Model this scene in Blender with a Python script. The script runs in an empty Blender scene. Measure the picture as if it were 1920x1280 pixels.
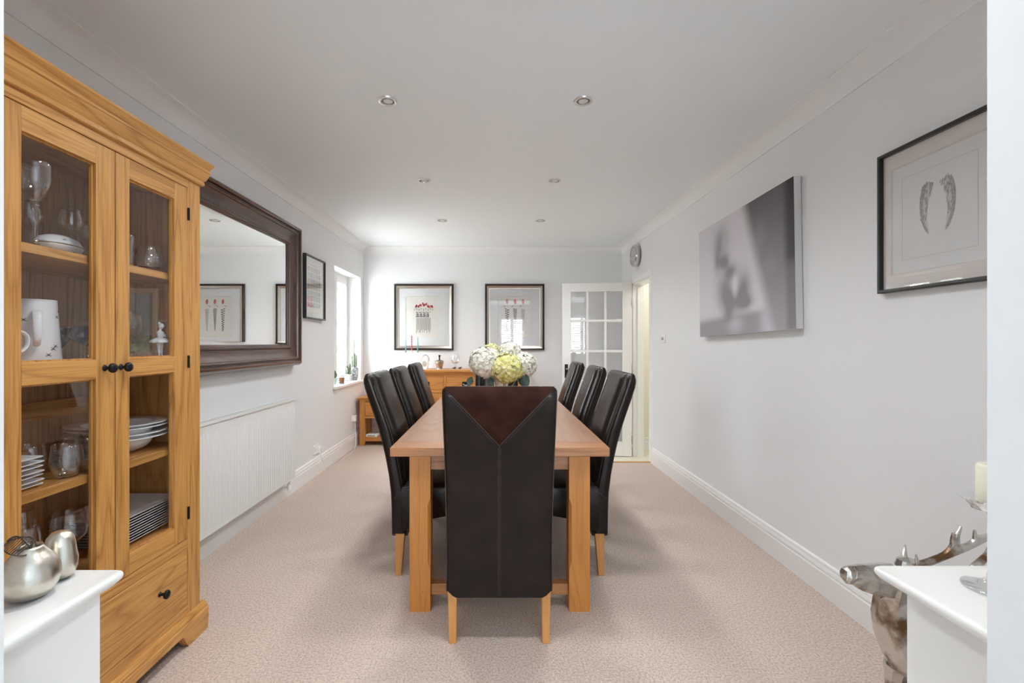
import bpy, bmesh, math, random
from math import sin, cos, pi, radians
from mathutils import Vector, Matrix
random.seed(7)
SC = bpy.context.scene
COL = SC.collection

# ------------------------------------------------------------------ camera
F = 880.0                                   # focal length in pixels of the 1920 wide frame
H = 1.265                                   # eye height
cd = bpy.data.cameras.new('camera'); cam = bpy.data.objects.new('camera', cd); COL.objects.link(cam)
cam.location = (0, 0, H); cam.rotation_euler = (pi/2, 0, 0)
cd.sensor_width = 36.0; cd.lens = F/1920*36; cd.shift_x = 31/1920; cd.shift_y = 3/1920
cd.clip_start = .02; cd.clip_end = 200
SC.camera = cam

# ------------------------------------------------------------------ world, exposure, daylight
SKY = 17.0
w = bpy.data.worlds.new('daylight'); SC.world = w; w.use_nodes = True
bg = w.node_tree.nodes['Background']; bg.inputs[0].default_value = (.91, .955, 1, 1); bg.inputs[1].default_value = SKY
SC.view_settings.view_transform = 'Standard'; SC.view_settings.look = 'None'
SC.view_settings.gamma = 1; SC.view_settings.use_curve_mapping = False
SC.view_settings.exposure = 1.0
c = SC.cycles
c.use_denoising = True; c.max_bounces = 14; c.diffuse_bounces = 9; c.glossy_bounces = 5
c.transmission_bounces = 6; c.transparent_max_bounces = 24; c.sample_clamp_indirect = 8
c.caustics_reflective = False; c.caustics_refractive = False; c.use_adaptive_sampling = False

def portal(loc, rot, sx, sy):
    l = bpy.data.lights.new('sky_portal', 'AREA'); l.shape = 'RECTANGLE'; l.size = sx; l.size_y = sy
    l.cycles.is_portal = True
    o = bpy.data.objects.new('sky_portal', l); COL.objects.link(o); o.location = loc; o.rotation_euler = rot
def lamp(name, loc, power, radius, color=(1, .93, .82)):
    l = bpy.data.lights.new(name, 'POINT'); l.energy = power; l.shadow_soft_size = radius; l.color = color
    o = bpy.data.objects.new(name, l); COL.objects.link(o); o.location = loc; return o

# room constants
XL, XR, YB, ZC = -1.73, 1.66, 6.15, 2.52
YJ, YW, OW = .80, .68, .838                 # dividing wall: far face, near face, half width of its opening
XF, YF = 2.6, -3.3                          # the room the camera stands in
PX0, PY0, PZ = .62, 5.0, -.10               # lower landing by the glazed door
portal((-1.91, 5.53, 1.45), (0, -pi/2, 0), 1.28, .96)
RW = [(-.95, -.15), (.15, .95), (1.25, 2.05)]    # windows of the room behind the camera
for a, b in RW: portal(((a+b)/2, YF-.10, 1.5), (pi/2, 0, 0), b-a, 1.24)
DOWN = 26.0                                 # watts of each downlight spot, added as fill for the floor

# ------------------------------------------------------------------ helpers
def tag(o, label=None, cat=None, group=None, kind=None):
    if label: o['label'] = label
    if cat: o['category'] = cat
    if group: o['group'] = group
    if kind: o['kind'] = kind
    return o
def thing(name, label, cat, loc=(0, 0, 0), rz=0, group=None, rot=None):
    o = bpy.data.objects.new(name, None); COL.objects.link(o); o.location = loc
    o.rotation_euler = rot if rot else (0, 0, rz)
    o.empty_display_size = .05
    return tag(o, label, cat, group)

class MB:
    def __init__(s): s.v = []; s.f = []; s.m = []; s.cm = 0
    def add(s, vs, fs):
        n = len(s.v); s.v += [tuple(p) for p in vs]; s.f += [tuple(i+n for i in f) for f in fs]; s.m += [s.cm]*len(fs); return s
    def box(s, x0, x1, y0, y1, z0, z1):
        if x0 > x1: x0, x1 = x1, x0
        if y0 > y1: y0, y1 = y1, y0
        if z0 > z1: z0, z1 = z1, z0
        return s.add([(x, y, z) for z in (z0, z1) for x, y in ((x0, y0), (x1, y0), (x1, y1), (x0, y1))],
              [(3, 2, 1, 0), (4, 5, 6, 7), (0, 1, 5, 4), (1, 2, 6, 5), (2, 3, 7, 6), (3, 0, 4, 7)])
    def taper(s, b, z0, t, z1):             # b, t = (x0,x1,y0,y1)
        vs = [(b[0], b[2], z0), (b[1], b[2], z0), (b[1], b[3], z0), (b[0], b[3], z0),
              (t[0], t[2], z1), (t[1], t[2], z1), (t[1], t[3], z1), (t[0], t[3], z1)]
        return s.add(vs, [(3, 2, 1, 0), (4, 5, 6, 7), (0, 1, 5, 4), (1, 2, 6, 5), (2, 3, 7, 6), (3, 0, 4, 7)])
    def rings(s, rs, cap0=True, cap1=True, closed=False):
        n = len(rs[0]); k = len(s.v); s.v += [tuple(p) for r in rs for p in r]
        fs = []
        for i in range(len(rs) - (0 if closed else 1)):
            j = (i+1) % len(rs)
            for q in range(n):
                fs.append((k+i*n+q, k+i*n+(q+1) % n, k+j*n+(q+1) % n, k+j*n+q))
        if cap0 and not closed: fs.append(tuple(k+q for q in range(n-1, -1, -1)))
        if cap1 and not closed: fs.append(tuple(k+(len(rs)-1)*n+q for q in range(n)))
        s.f += fs; s.m += [s.cm]*len(fs); return s
    def lathe(s, prof, c=(0, 0, 0), seg=28, sx=1, sy=1, M=None):
        rs = []
        for r, z in prof:
            r = max(r, 1e-4)
            ring = [Vector((r*cos(2*pi*q/seg)*sx, r*sin(2*pi*q/seg)*sy, z)) for q in range(seg)]
            if M: ring = [M @ p for p in ring]
            rs.append([p+Vector(c) for p in ring])
        return s.rings(rs)
    def tube(s, pts, r, seg=8, cap=True):
        pts = [Vector(p) for p in pts]; n = len(pts)
        rr = r if isinstance(r, (list, tuple)) else [r]*n
        rs = []; up = Vector((0, 0, 1))
        for i, p in enumerate(pts):
            d = (pts[min(i+1, n-1)] - pts[max(i-1, 0)]).normalized()
            if i == 0:
                a = d.cross(up) if abs(d.z) < .9 else d.cross(Vector((1, 0, 0)))
                a.normalize()
            else:
                a = (a - d*a.dot(d)).normalized()
            b = d.cross(a)
            rs.append([p + a*rr[i]*cos(2*pi*q/seg) + b*rr[i]*sin(2*pi*q/seg) for q in range(seg)])
        return s.rings(rs, cap, cap)
    def sweep(s, prof, p0, p1, n):           # prof (a along n, b along z) closed outline, from p0 to p1
        p0, p1, n = Vector(p0), Vector(p1), Vector(n); z = Vector((0, 0, 1))
        return s.rings([[p + n*a + z*b for a, b in prof] for p in (p0, p1)])
    def mitre(s, x0, x1, z0, z1, prof):      # picture frame in the xz plane, prof (inward, forward); forward = -y
        rs = []
        for cx, cz, ix, iz in ((x0, z0, 1, 1), (x1, z0, -1, 1), (x1, z1, -1, -1), (x0, z1, 1, -1)):
            rs.append([(cx+ix*a, -d, cz+iz*a) for a, d in prof])
        return s.rings(rs, closed=True)
    def poly(s, pts, y, dy=.0006):           # flat xz outline given a small thickness
        n = len(pts)
        return s.add([(x, y, z) for x, z in pts] + [(x, y+dy, z) for x, z in pts],
              [tuple(range(n))] + [(i, n+i, n+(i+1) % n, (i+1) % n) for i in range(n)])
    def build(s, name, mat, parent=None, smooth=False, bevel=0, seg=2, loc=None, rot=None, auto=None, sub=0):
        me = bpy.data.meshes.new(name); me.from_pydata(s.v, [], s.f)
        ms = mat if isinstance(mat, (list, tuple)) else [mat]
        for m in ms: me.materials.append(m)
        if len(ms) > 1:
            for p, i in zip(me.polygons, s.m): p.material_index = i
        bm = bmesh.new(); bm.from_mesh(me); bmesh.ops.recalc_face_normals(bm, faces=bm.faces); bm.to_mesh(me); bm.free()
        o = bpy.data.objects.new(name, me); COL.objects.link(o)
        if parent: o.parent = parent
        if loc: o.location = loc
        if rot: o.rotation_euler = rot
        if smooth or auto:
            for p in me.polygons: p.use_smooth = True
            if auto: me.set_sharp_from_angle(angle=radians(auto))
        if bevel:
            b = o.modifiers.new('bevel', 'BEVEL'); b.width = bevel; b.segments = seg; b.limit_method = 'ANGLE'; b.angle_limit = radians(40)
            for p in me.polygons: p.use_smooth = True
            b.harden_normals = False
            me.set_sharp_from_angle(angle=radians(35))
        if sub:
            m = o.modifiers.new('sub', 'SUBSURF'); m.levels = sub; m.render_levels = sub
        return o
def copy_tree(o, parent=None):
    c_ = o.copy(); COL.objects.link(c_); c_.parent = parent
    for ch in list(o.children): copy_tree(ch, c_)
    return c_
def smoothstep(a, b, x):
    t = min(1, max(0, (x-a)/(b-a))); return t*t*(3-2*t)
def interp(tab, x):
    if x <= tab[0][0]: return tab[0][1]
    for (a, b), (c2, d) in zip(tab, tab[1:]):
        if x <= c2: return b+(d-b)*(x-a)/(c2-a)
    return tab[-1][1]
def ordn(i): return ['topmost', 'second from the top', 'third from the top', 'fourth from the top', 'fifth from the top', 'sixth from the top',
                     'seventh from the top', 'eighth from the top', 'ninth from the top', 'tenth from the top'][i]

# ------------------------------------------------------------------ materials
def mat(name, col, rough=.5, metal=0, spec=None, coat=0, bump=None, var=None, **kw):
    m = bpy.data.materials.new(name); m.use_nodes = True; nt = m.node_tree; b = nt.nodes['Principled BSDF']
    b.inputs['Base Color'].default_value = (*col, 1); b.inputs['Roughness'].default_value = rough; b.inputs['Metallic'].default_value = metal
    if spec is not None: b.inputs['Specular IOR Level'].default_value = spec
    if coat: b.inputs['Coat Weight'].default_value = coat; b.inputs['Coat Roughness'].default_value = kw.get('coat_rough', .15)
    tc = nt.nodes.new('ShaderNodeTexCoord')
    if var:                                  # (scale, other colour, contrast lo, hi)
        n = nt.nodes.new('ShaderNodeTexNoise'); n.inputs['Scale'].default_value = var[0]; n.inputs['Detail'].default_value = 4
        nt.links.new(tc.outputs['Object'], n.inputs['Vector'])
        r = nt.nodes.new('ShaderNodeMapRange'); r.inputs['From Min'].default_value = var[2]; r.inputs['From Max'].default_value = var[3]
        nt.links.new(n.outputs['Fac'], r.inputs['Value'])
        x = nt.nodes.new('ShaderNodeMix'); x.data_type = 'RGBA'
        x.inputs[6].default_value = (*col, 1); x.inputs[7].default_value = (*var[1], 1)
        nt.links.new(r.outputs[0], x.inputs[0]); nt.links.new(x.outputs[2], b.inputs['Base Color'])
    if bump:                                 # (scale, strength, distance)
        n = nt.nodes.new('ShaderNodeTexNoise'); n.inputs['Scale'].default_value = bump[0]; n.inputs['Detail'].default_value = 3
        nt.links.new(tc.outputs['Object'], n.inputs['Vector'])
        q = nt.nodes.new('ShaderNodeBump'); q.inputs['Strength'].default_value = bump[1]; q.inputs['Distance'].default_value = bump[2]
        nt.links.new(n.outputs['Fac'], q.inputs['Height']); nt.links.new(q.outputs[0], b.inputs['Normal'])
    return m
def wood(name, light, dark, axis, rough=.42, ring=9.0, coat=.15, contrast=1.0, fine=1.0):
    m = bpy.data.materials.new(name); m.use_nodes = True; nt = m.node_tree; N = nt.nodes.new; L = nt.links.new
    b = nt.nodes['Principled BSDF']; b.inputs['Roughness'].default_value = rough
    b.inputs['Coat Weight'].default_value = coat; b.inputs['Coat Roughness'].default_value = .25
    tc = N('ShaderNodeTexCoord'); oi = N('ShaderNodeObjectInfo')
    mu = N('ShaderNodeVectorMath'); mu.operation = 'MULTIPLY_ADD'
    cb = N('ShaderNodeCombineXYZ'); 
    for i, k in enumerate((3.1, 5.7, 7.3)):
        t = N('ShaderNodeMath'); t.operation = 'MULTIPLY'; t.inputs[1].default_value = k; L(oi.outputs['Random'], t.inputs[0]); L(t.outputs[0], cb.inputs[i])
    L(tc.outputs['Object'], mu.inputs[0]); mu.inputs[1].default_value = (1, 1, 1); L(cb.outputs[0], mu.inputs[2])
    def stretched(k):
        q = N('ShaderNodeVectorMath'); q.operation = 'MULTIPLY'; v = [1, 1, 1]; v[axis] = k; q.inputs[1].default_value = v; L(mu.outputs[0], q.inputs[0]); return q.outputs[0]
    n1 = N('ShaderNodeTexNoise'); n1.inputs['Scale'].default_value = ring*.55; n1.inputs['Detail'].default_value = 2.5; n1.inputs['Distortion'].default_value = .35
    L(stretched(.085), n1.inputs['Vector'])
    k = N('ShaderNodeMath'); k.operation = 'MULTIPLY'; k.inputs[1].default_value = 26; L(n1.outputs['Fac'], k.inputs[0])
    fr = N('ShaderNodeMath'); fr.operation = 'PINGPONG'; fr.inputs[1].default_value = 1; L(k.outputs[0], fr.inputs[0])
    pw = N('ShaderNodeMath'); pw.operation = 'POWER'; pw.inputs[1].default_value = 3.5; L(fr.outputs[0], pw.inputs[0])
    n2 = N('ShaderNodeTexNoise'); n2.inputs['Scale'].default_value = 230*fine; n2.inputs['Detail'].default_value = 2
    L(stretched(.03), n2.inputs['Vector'])
    r2 = N('ShaderNodeMapRange'); r2.inputs['From Min'].default_value = .42; r2.inputs['From Max'].default_value = .68; L(n2.outputs['Fac'], r2.inputs['Value'])
    n3 = N('ShaderNodeTexNoise'); n3.inputs['Scale'].default_value = 3; L(stretched(.4), n3.inputs['Vector'])
    a1 = N('ShaderNodeMath'); a1.operation = 'MULTIPLY'; a1.inputs[1].default_value = .52*contrast; L(pw.outputs[0], a1.inputs[0])
    a2 = N('ShaderNodeMath'); a2.operation = 'MULTIPLY_ADD'; a2.inputs[1].default_value = .38*contrast; L(r2.outputs[0], a2.inputs[0]); L(a1.outputs[0], a2.inputs[2])
    a3 = N('ShaderNodeMath'); a3.operation = 'MULTIPLY_ADD'; a3.inputs[1].default_value = .35*contrast; L(n3.outputs['Fac'], a3.inputs[0]); L(a2.outputs[0], a3.inputs[2])
    x = N('ShaderNodeMix'); x.data_type = 'RGBA'; x.inputs[6].default_value = (*light, 1); x.inputs[7].default_value = (*dark, 1)
    L(a3.outputs[0], x.inputs[0]); L(x.outputs[2], b.inputs['Base Color'])
    q = N('ShaderNodeBump'); q.inputs['Strength'].default_value = .12; q.inputs['Distance'].default_value = .001; q.invert = True
    L(a2.outputs[0], q.inputs['Height']); L(q.outputs[0], b.inputs['Normal'])
    return m
def glass(name, tint=(1, 1, 1), ior=1.5, body=0.0, rough=0.0, edge=4.6):
    m = bpy.data.materials.new(name); m.use_nodes = True; nt = m.node_tree; nt.nodes.clear(); N = nt.nodes.new; L = nt.links.new
    out = N('ShaderNodeOutputMaterial'); t = N('ShaderNodeBsdfTransparent'); t.inputs[0].default_value = (*tint, 1)
    g = N('ShaderNodeBsdfGlossy'); g.inputs['Roughness'].default_value = rough; g.inputs[0].default_value = (1, 1, 1, 1)
    lw = N('ShaderNodeLayerWeight'); lw.inputs[0].default_value = .5
    p5 = N('ShaderNodeMath'); p5.operation = 'POWER'; p5.inputs[1].default_value = edge; L(lw.outputs['Facing'], p5.inputs[0])
    r0 = ((ior-1)/(ior+1))**2
    ad = N('ShaderNodeMath'); ad.operation = 'MULTIPLY_ADD'; ad.inputs[1].default_value = 1-r0; ad.inputs[2].default_value = r0+body; ad.use_clamp = True
    L(p5.outputs[0], ad.inputs[0])
    mx = N('ShaderNodeMixShader'); L(ad.outputs[0], mx.inputs[0])
    L(t.outputs[0], mx.inputs[1]); L(g.outputs[0], mx.inputs[2]); L(mx.outputs[0], out.inputs[0])
    return m
OL, OD = (.68, .36, .105), (.34, .135, .026)
oakx = wood('oak_grain_along_width', OL, OD, 0); oaky = wood('oak_grain_along_depth', OL, OD, 1); oakz = wood('oak_grain_upright', OL, OD, 2)
tabx = wood('table_oak_along_width', (.46, .215, .085), (.25, .095, .034), 0, rough=.3, coat=.3)
taby = wood('table_oak_along_length', (.37, .20, .115), (.22, .105, .055), 1, rough=.3, coat=.3, contrast=.85)  # base colour greyed to carry the cool sheen on the tabletop
tabz = wood('table_oak_upright', (.56, .235, .05), (.36, .125, .02), 2, contrast=.8)
sidx = wood('sideboard_oak', (.60, .26, .055), (.38, .13, .022), 0); sidz = wood('sideboard_oak_upright', (.60, .27, .06), (.38, .13, .022), 2)
backw = wood('cabinet_back_oak', (.60, .37, .18), (.34, .18, .075), 2)
legw = wood('chair_leg_oak', (.62, .30, .10), (.40, .16, .04), 2, contrast=.6)
walnut = [wood('walnut_%s' % 'xyz'[a], (.115, .052, .034), (.035, .014, .009), a, rough=.28, coat=.5, contrast=1.1) for a in range(3)]
wallm = mat('white_wall_paint', (.79, .80, .81), .65, bump=(60, .04, .002))
ceilm = mat('white_ceiling_paint', (.84, .885, .915), .75)
covem = mat('textured_white_coving', (.82, .83, .84), .8, bump=(90, .5, .004))
trimm = mat('white_gloss_paint', (.84, .84, .83), .28)
unitm = mat('white_lacquer', (.86, .86, .84), .3)
hallm = mat('cream_hall_paint', (.80, .77, .70), .6)
tilem = mat('cream_floor_tile', (.70, .66, .56), .3)
carpet = mat('beige_carpet', (.70, .585, .51), .95, spec=.1, var=(115, (.42, .335, .28), .40, .72), bump=(150, .8, .008))
radm = mat('radiator_enamel', (.80, .81, .79), .35)
plast = mat('white_plastic', (.85, .85, .84), .3)
leather = mat('dark_brown_leather', (.0070, .0040, .0032), .34, spec=.2, coat=.24, coat_rough=.16, bump=(140, .2, .001), var=(9, (.015, .009, .007), .4, .7))
suede = mat('brown_suede', (.022, .0075, .005), .8, spec=.12, var=(14, (.045, .016, .010), .35, .75), bump=(60, .2, .001))
thread = mat('dark_stitching', (.05, .04, .035), .6)
blackm = mat('blackened_metal', (.02, .02, .02), .35, metal=.7)
blackf = mat('black_frame', (.012, .012, .013), .35)
greyf = mat('grey_frame_face', (.10, .10, .105), .35, metal=.5)
chrome = mat('brushed_chrome', (.62, .62, .62), .18, metal=1)
champ = mat('champagne_frame', (.55, .50, .44), .28, metal=1)
bronze = mat('dark_bronze_frame', (.045, .034, .032), .25, metal=.6)
mirrorm = mat('mirror_silver', (.90, .91, .90), 0.0, metal=1)
pane = glass('window_glass', (.98, .99, .985), 1.45)
cabg = glass('cabinet_glass', (.985, .985, .99), 1.5)
picg = glass('picture_glass', (.99, .99, .99), 1.5)
crys = glass('clear_glassware', (.975, .98, .985), 1.45, body=.07, rough=.02, edge=2.0)
blueg = glass('blue_glass', (.32, .38, .62), 1.5, body=.06, edge=3)
redg = glass('ruby_glass', (.55, .12, .22), 1.5, body=.03)
china = mat('white_china', (.88, .885, .89), .12)
cutg = glass('cut_glass', (.90, .91, .92), 1.5, body=.28, rough=.12, edge=2.5)
matw = mat('white_mount_board', (.74, .75, .76), .8); paper = mat('cream_paper', (.74, .72, .68), .9); matb = mat('blush_mount_board', (.70, .65, .62), .8)
# ------------------------------------------------------------------ the room
def struct(name, mb, m, parent=None, **k):
    o = mb.build(name, m, parent, **k)
    if not parent: o['kind'] = 'structure'
    return o
WY0, WY1, WZ0, WZ1 = 5.04, 6.02, .80, 2.10          # left window opening
m = MB(); x0, x1 = XL-.24, XL
m.box(x0, x1, YJ-.12, WY0, -.15, 2.7).box(x0, x1, WY1, YB+.15, -.15, 2.7).box(x0, x1, WY0, WY1, -.15, WZ0-.03).box(x0, x1, WY0, WY1, WZ1, 2.7)
struct('wall_left', m, wallm)
m = MB(); m.box(XL-.24, 3.2, YB, YB+.15, -.15, 2.7); struct('wall_back', m, wallm)
DY0, DY1, DZ = 5.01, 5.69, 1.99                     # doorway in the right wall
m = MB(); x0, x1 = XR, XR+.12
m.box(x0, x1, YJ-.12, DY0, -.15, 2.7).box(x0, x1, DY1, YB, -.15, 2.7).box(x0, x1, DY0, DY1, DZ, 2.7)
struct('wall_right', m, wallm)
m = MB()
m.box(-XF-.0, -OW, YW, YJ, -.05, 2.52).box(OW, XF, YW, YJ, -.05, 2.52).box(-OW, OW, YW, YJ, 2.3, 2.52)
struct('wall_front', m, wallm)
m = MB(); m.box(-XF-.2, 3.2, YF-.2, YB+.1, ZC, ZC+.1); struct('ceiling', m, ceilm)
# carpet with its cut-out by the door, lower tiled landing
m = MB()
m.box(-XF, XF, YJ-.12, YJ, -.04, 0).box(XL, XR, YJ, PY0-.02, -.04, 0).box(XL, PX0, PY0-.02, YB, -.04, 0)
m.box(XL, PX0, PY0, YB, -.14, -.04).box(XL, XR, PY0-.1, PY0-.02, -.14, -.04)
struct('floor', m, carpet)
struct('floor_rear', MB().box(-XF, XF, YF, YJ-.12, -.04, 0), mat('pale_grey_floor', (.70, .71, .72), .5))  # unseen floor, kept pale to bounce light onto the near ceiling
m = MB(); m.box(PX0, 3.1, PY0-.02, YB, PZ-.05, PZ); m.box(XR+.12, 3.1, 4.0, PY0-.02, PZ-.05, PZ); struct('floor_landing', m, tilem)
m = MB(); m.box(PX0-.02, XR-.015, PY0-.035, PY0+.005, -.03, .006); struct('trim_1', m, oakx, bevel=.003)
# coving
def cove(p, d=.088, n=7):
    pts = [(0, 0), (0, -d)]
    pts += [(.006, -d), (.006, -d+.006)]
    for i in range(n+1):
        t = i/n*pi/2
        pts.append((p-.006-(p-.014)*cos(t), -.008-(d-.016)*(1-sin(t)))) if False else pts.append((.008+(p-.016)*(1-cos(t)), -(d-.010)+(d-.018)*sin(t)))
    pts += [(p-.004, -.006), (p, -.006), (p, 0)]
    return pts
cv = cove(.088)
for nm, p0, p1, n in (('trim_2', (XL, YJ, ZC), (XL, YB, ZC), (1, 0, 0)), ('trim_3', (XR, YJ, ZC), (XR, YB, ZC), (-1, 0, 0)),
                      ('trim_4', (XL, YB, ZC), (XR, YB, ZC), (0, -1, 0))):
    struct(nm, MB().sweep(cv, p0, p1, n), covem, smooth=True, auto=40)
# skirting
sk = [(0, 0), (.020, 0), (.020, .112), (.016, .118), (.018, .124), (.018, .132), (.010, .146), (.012, .150), (.010, .160), (.004, .166), (0, .166)]
struct('baseboard_left', MB().sweep(sk, (XL, YJ, 0), (XL, YB, 0), (1, 0, 0)), trimm, smooth=True, auto=30)
struct('baseboard_right', MB().sweep(sk, (XR, YJ, 0), (XR, DY0-.055, 0), (-1, 0, 0)), trimm, smooth=True, auto=30)
struct('baseboard_back', MB().sweep(sk, (XL+.02, YB, 0), (PX0, YB, 0), (0, -1, 0)), trimm, smooth=True, auto=30)
# doorway lining, architrave
m = MB()
m.box(XR-.001, XR+.13, DY1-.028, DY1, PZ, DZ).box(XR-.001, XR+.13, DY0, DY0+.028, PZ, DZ).box(XR-.001, XR+.13, DY0, DY1, DZ-.028, DZ)
m.box(XR+.05, XR+.075, DY1-.042, DY1-.028, PZ, DZ-.028).box(XR+.05, XR+.075, DY0+.028, DY0+.042, PZ, DZ-.028)
struct('trim_5', m, trimm)
ar = [(0, 0), (.017, 0), (.017, .018), (.012, .026), (.014, .048), (.006, .062), (0, .066)]
m = MB(); pr = [(0, 0), (0, .018), (.012, .02), (.018, .014), (.05, .016), (.06, .006), (.066, 0)]
def arch(y0, y1, z0, z1, x, sgn):
    mb = MB(); rs = []
    for (cy, cz, iy, iz) in ((y0, z0, -1, 0), (y0, z1, -1, 1), (y1, z1, 1, 1), (y1, z0, 1, 0)):
        rs.append([(x+sgn*d, cy+iy*a, cz+iz*a) for a, d in pr])
    return mb.rings(rs)
struct('trim_6', arch(DY0+.01, DY1-.01, 0.0, DZ-.01, XR, -1), trimm, smooth=True, auto=30)
# hall seen through the doorway
m = MB(); m.box(XR+.12, 3.1, 5.98, YB, -.15, 2.5).box(3.0, 3.2, 4.0, YB, -.15, 2.52).box(XR+.12, 3.2, 3.9, 4.0, -.15, 2.52)
struct('wall_hall', m, hallm)
struct('baseboard_hall', MB().sweep([(a, b+PZ) for a, b in sk], (XR+.12, 5.98, 0), (3.0, 5.98, 0), (0, -1, 0)), trimm, smooth=True, auto=30)
m = MB(); m.lathe([(0, 0), (.14, 0), (.15, -.03), (.11, -.07), (0, -.09)], (2.4, 5.0, ZC))  # added lamp, out of view, to brighten the hall
em = mat('added_lamp_glow', (.9, .88, .8), .5); em.node_tree.nodes['Principled BSDF'].inputs['Emission Color'].default_value = (1, .9, .75, 1)
em.node_tree.nodes['Principled BSDF'].inputs['Emission Strength'].default_value = 3
tag(m.build('added_hall_lamp', em, smooth=True), 'added opal ceiling lamp, out of view, brightening the hall beyond the doorway', 'lamp')
lamp('added_hall_light', (2.4, 5.0, 2.3), 8, .12, (1, .97, .93))  # added light for the hall, paired with the unseen lamp

# ------------------------------------------------------------------ left window
win = thing('window_1', None, None, (XL, 0, 0)); win['kind'] = 'structure'
m = MB(); fx0, fx1 = -.225, -.165                    # frame sits in the reveal
m.box(fx0, fx1, WY0, WY0+.06, WZ0, WZ1).box(fx0, fx1, WY1-.06, WY1, WZ0, WZ1).box(fx0, fx1, WY0+.06, WY1-.06, WZ1-.06, WZ1).box(fx0, fx1, WY0+.06, WY1-.06, WZ0, WZ0+.06)
m.box(fx0, fx1, 5.50, 5.55, WZ0+.06, WZ1-.06)
m.build('window_frame', plast, win, bevel=.004)
for a, b in ((WY0+.06, 5.50), (5.55, WY1-.06)):
    m = MB(); q = .045
    m.box(fx0+.01, fx1+.012, a, a+q, WZ0+.06, WZ1-.06).box(fx0+.01, fx1+.012, b-q, b, WZ0+.06, WZ1-.06)
    m.box(fx0+.01, fx1+.012, a+q, b-q, WZ1-.06-q, WZ1-.06).box(fx0+.01, fx1+.012, a+q, b-q, WZ0+.06, WZ0+.06+q)
    s = m.build('window_sash', plast, win, bevel=.003)
    MB().box(-.197, -.193, a+q, b-q, WZ0+.06+q, WZ1-.06-q).build('window_pane', pane, s)
m = MB(); m.tube([(fx1+.012, 5.575, 1.18), (fx1+.045, 5.575, 1.18), (fx1+.05, 5.575, 1.06)], .008); m.box(fx1+.012, fx1+.018, 5.56, 5.59, 1.14, 1.22)
m.build('window_handle', plast, win, smooth=True, auto=40)
m = MB(); m.box(-.165, -.0002, WY0+.0005, WY1-.0005, WZ0-.0299, WZ0-.0004).box(.0, .035, WY0-.045, WY1+.045, WZ0-.03, WZ0)
m.build('window_sill', trimm, win, bevel=.006)
# garden outside the window
m = MB(); m.box(-9, XL-.24, -4, 12, -.4, -.25); struct('ground_outside', m, mat('pale_paving', (.62, .60, .57), .9, var=(3, (.5, .48, .45), .4, .6)))
fm = mat('white_painted_lattice', (.75, .74, .72), .6)
m = MB()
for k in range(-8, 34):
    for sgn in (1, -1):
        y = 4.2+k*.15; z0, z1 = 1.55, 2.45
        m.tube([(-5.0+.012*sgn, y, z0), (-5.0+.012*sgn, y+sgn*.9, z1)], .014, 4)
m.box(-5.04, -4.96, 2.6, 9.6, 2.45, 2.5).box(-5.04, -4.96, 2.6, 9.6, -.25, 1.55)
tag(m.build('lattice_fence', fm), 'white garden fence topped with diagonal lattice outside the window', 'fence')
hm = mat('hedge_leaves', (.10, .17, .08), .7, var=(5, (.30, .16, .16), .5, .62))
m = MB(); rr = random.Random(4)
for i in range(2600):
    p = Vector((-5.7+rr.uniform(-.35, .35), rr.uniform(2.4, 9.8), rr.uniform(.1, 3.0+.25*sin(i))))
    a = Vector((rr.uniform(-1, 1), rr.uniform(-1, 1), rr.uniform(-1, 1))).normalized()*.07; b_ = a.orthogonal().normalized()*.05
    m.add([p-a, p+b_, p+a, p-b_], [(0, 1, 2, 3)])
m.box(-5.95, -5.6, 2.4, 9.8, -.25, 2.8)
tag(m.build('garden_hedge', hm), 'leafy green hedge behind the garden fence', 'hedge', kind='stuff')

# ------------------------------------------------------------------ the room behind the camera
m = MB(); z0, z1 = .88, 2.12
edges = [-XF-.2]+[v for ab in RW for v in ab]+[XF+.2]
for i in range(0, len(edges), 2): m.box(edges[i], edges[i+1], YF-.2, YF, -.1, 2.6)
for a, b in RW: m.box(a, b, YF-.2, YF, -.1, z0).box(a, b, YF-.2, YF, z1, 2.6)
struct('wall_rear', m, wallm)
m = MB(); m.box(-XF-.2, -XF, YF, YJ, -.1, 2.6)
struct('wall_rear_left', m, wallm)
m = MB(); m.box(XF, XF+.2, YF, YJ, -.1, 2.6); struct('wall_rear_right', m, wallm)
for i, (a, b) in enumerate(RW):
    wn = thing('window_%d' % (i+2), None, None, (0, YF, 0)); wn['kind'] = 'structure'
    m = MB(); m.box(a, a+.06, -.14, -.08, z0, z1).box(b-.06, b, -.14, -.08, z0, z1).box(a+.06, b-.06, -.14, -.08, z1-.06, z1).box(a+.06, b-.06, -.14, -.08, z0, z0+.06).box((a+b)/2-.05, (a+b)/2+.05, -.14, -.08, z0+.06, z1-.06)
    m.build('window_frame', plast, wn)
    MB().box(a+.02, b-.02, -.117, -.113, z0+.02, z1-.02).build('window_pane', pane, wn)
    m = MB(); k = z0+.04
    while k < z1-.03:
        m.add([(a+.01, -.035, k), (b-.01, -.035, k), (b-.01, -.001, k+.026), (a+.01, -.001, k+.026)], [(0, 1, 2, 3)]); k += .062
    m.box(a+.01, b-.01, -.05, 0, z1-.03, z1)
    v = m.build('venetian_blind', plast, loc=(0, YF, 0))
    tag(v, 'white slatted blind in the ' + ['leftmost', 'middle', 'rightmost'][i] + ' window behind the camera', 'blind', 'white slatted blinds')

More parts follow.
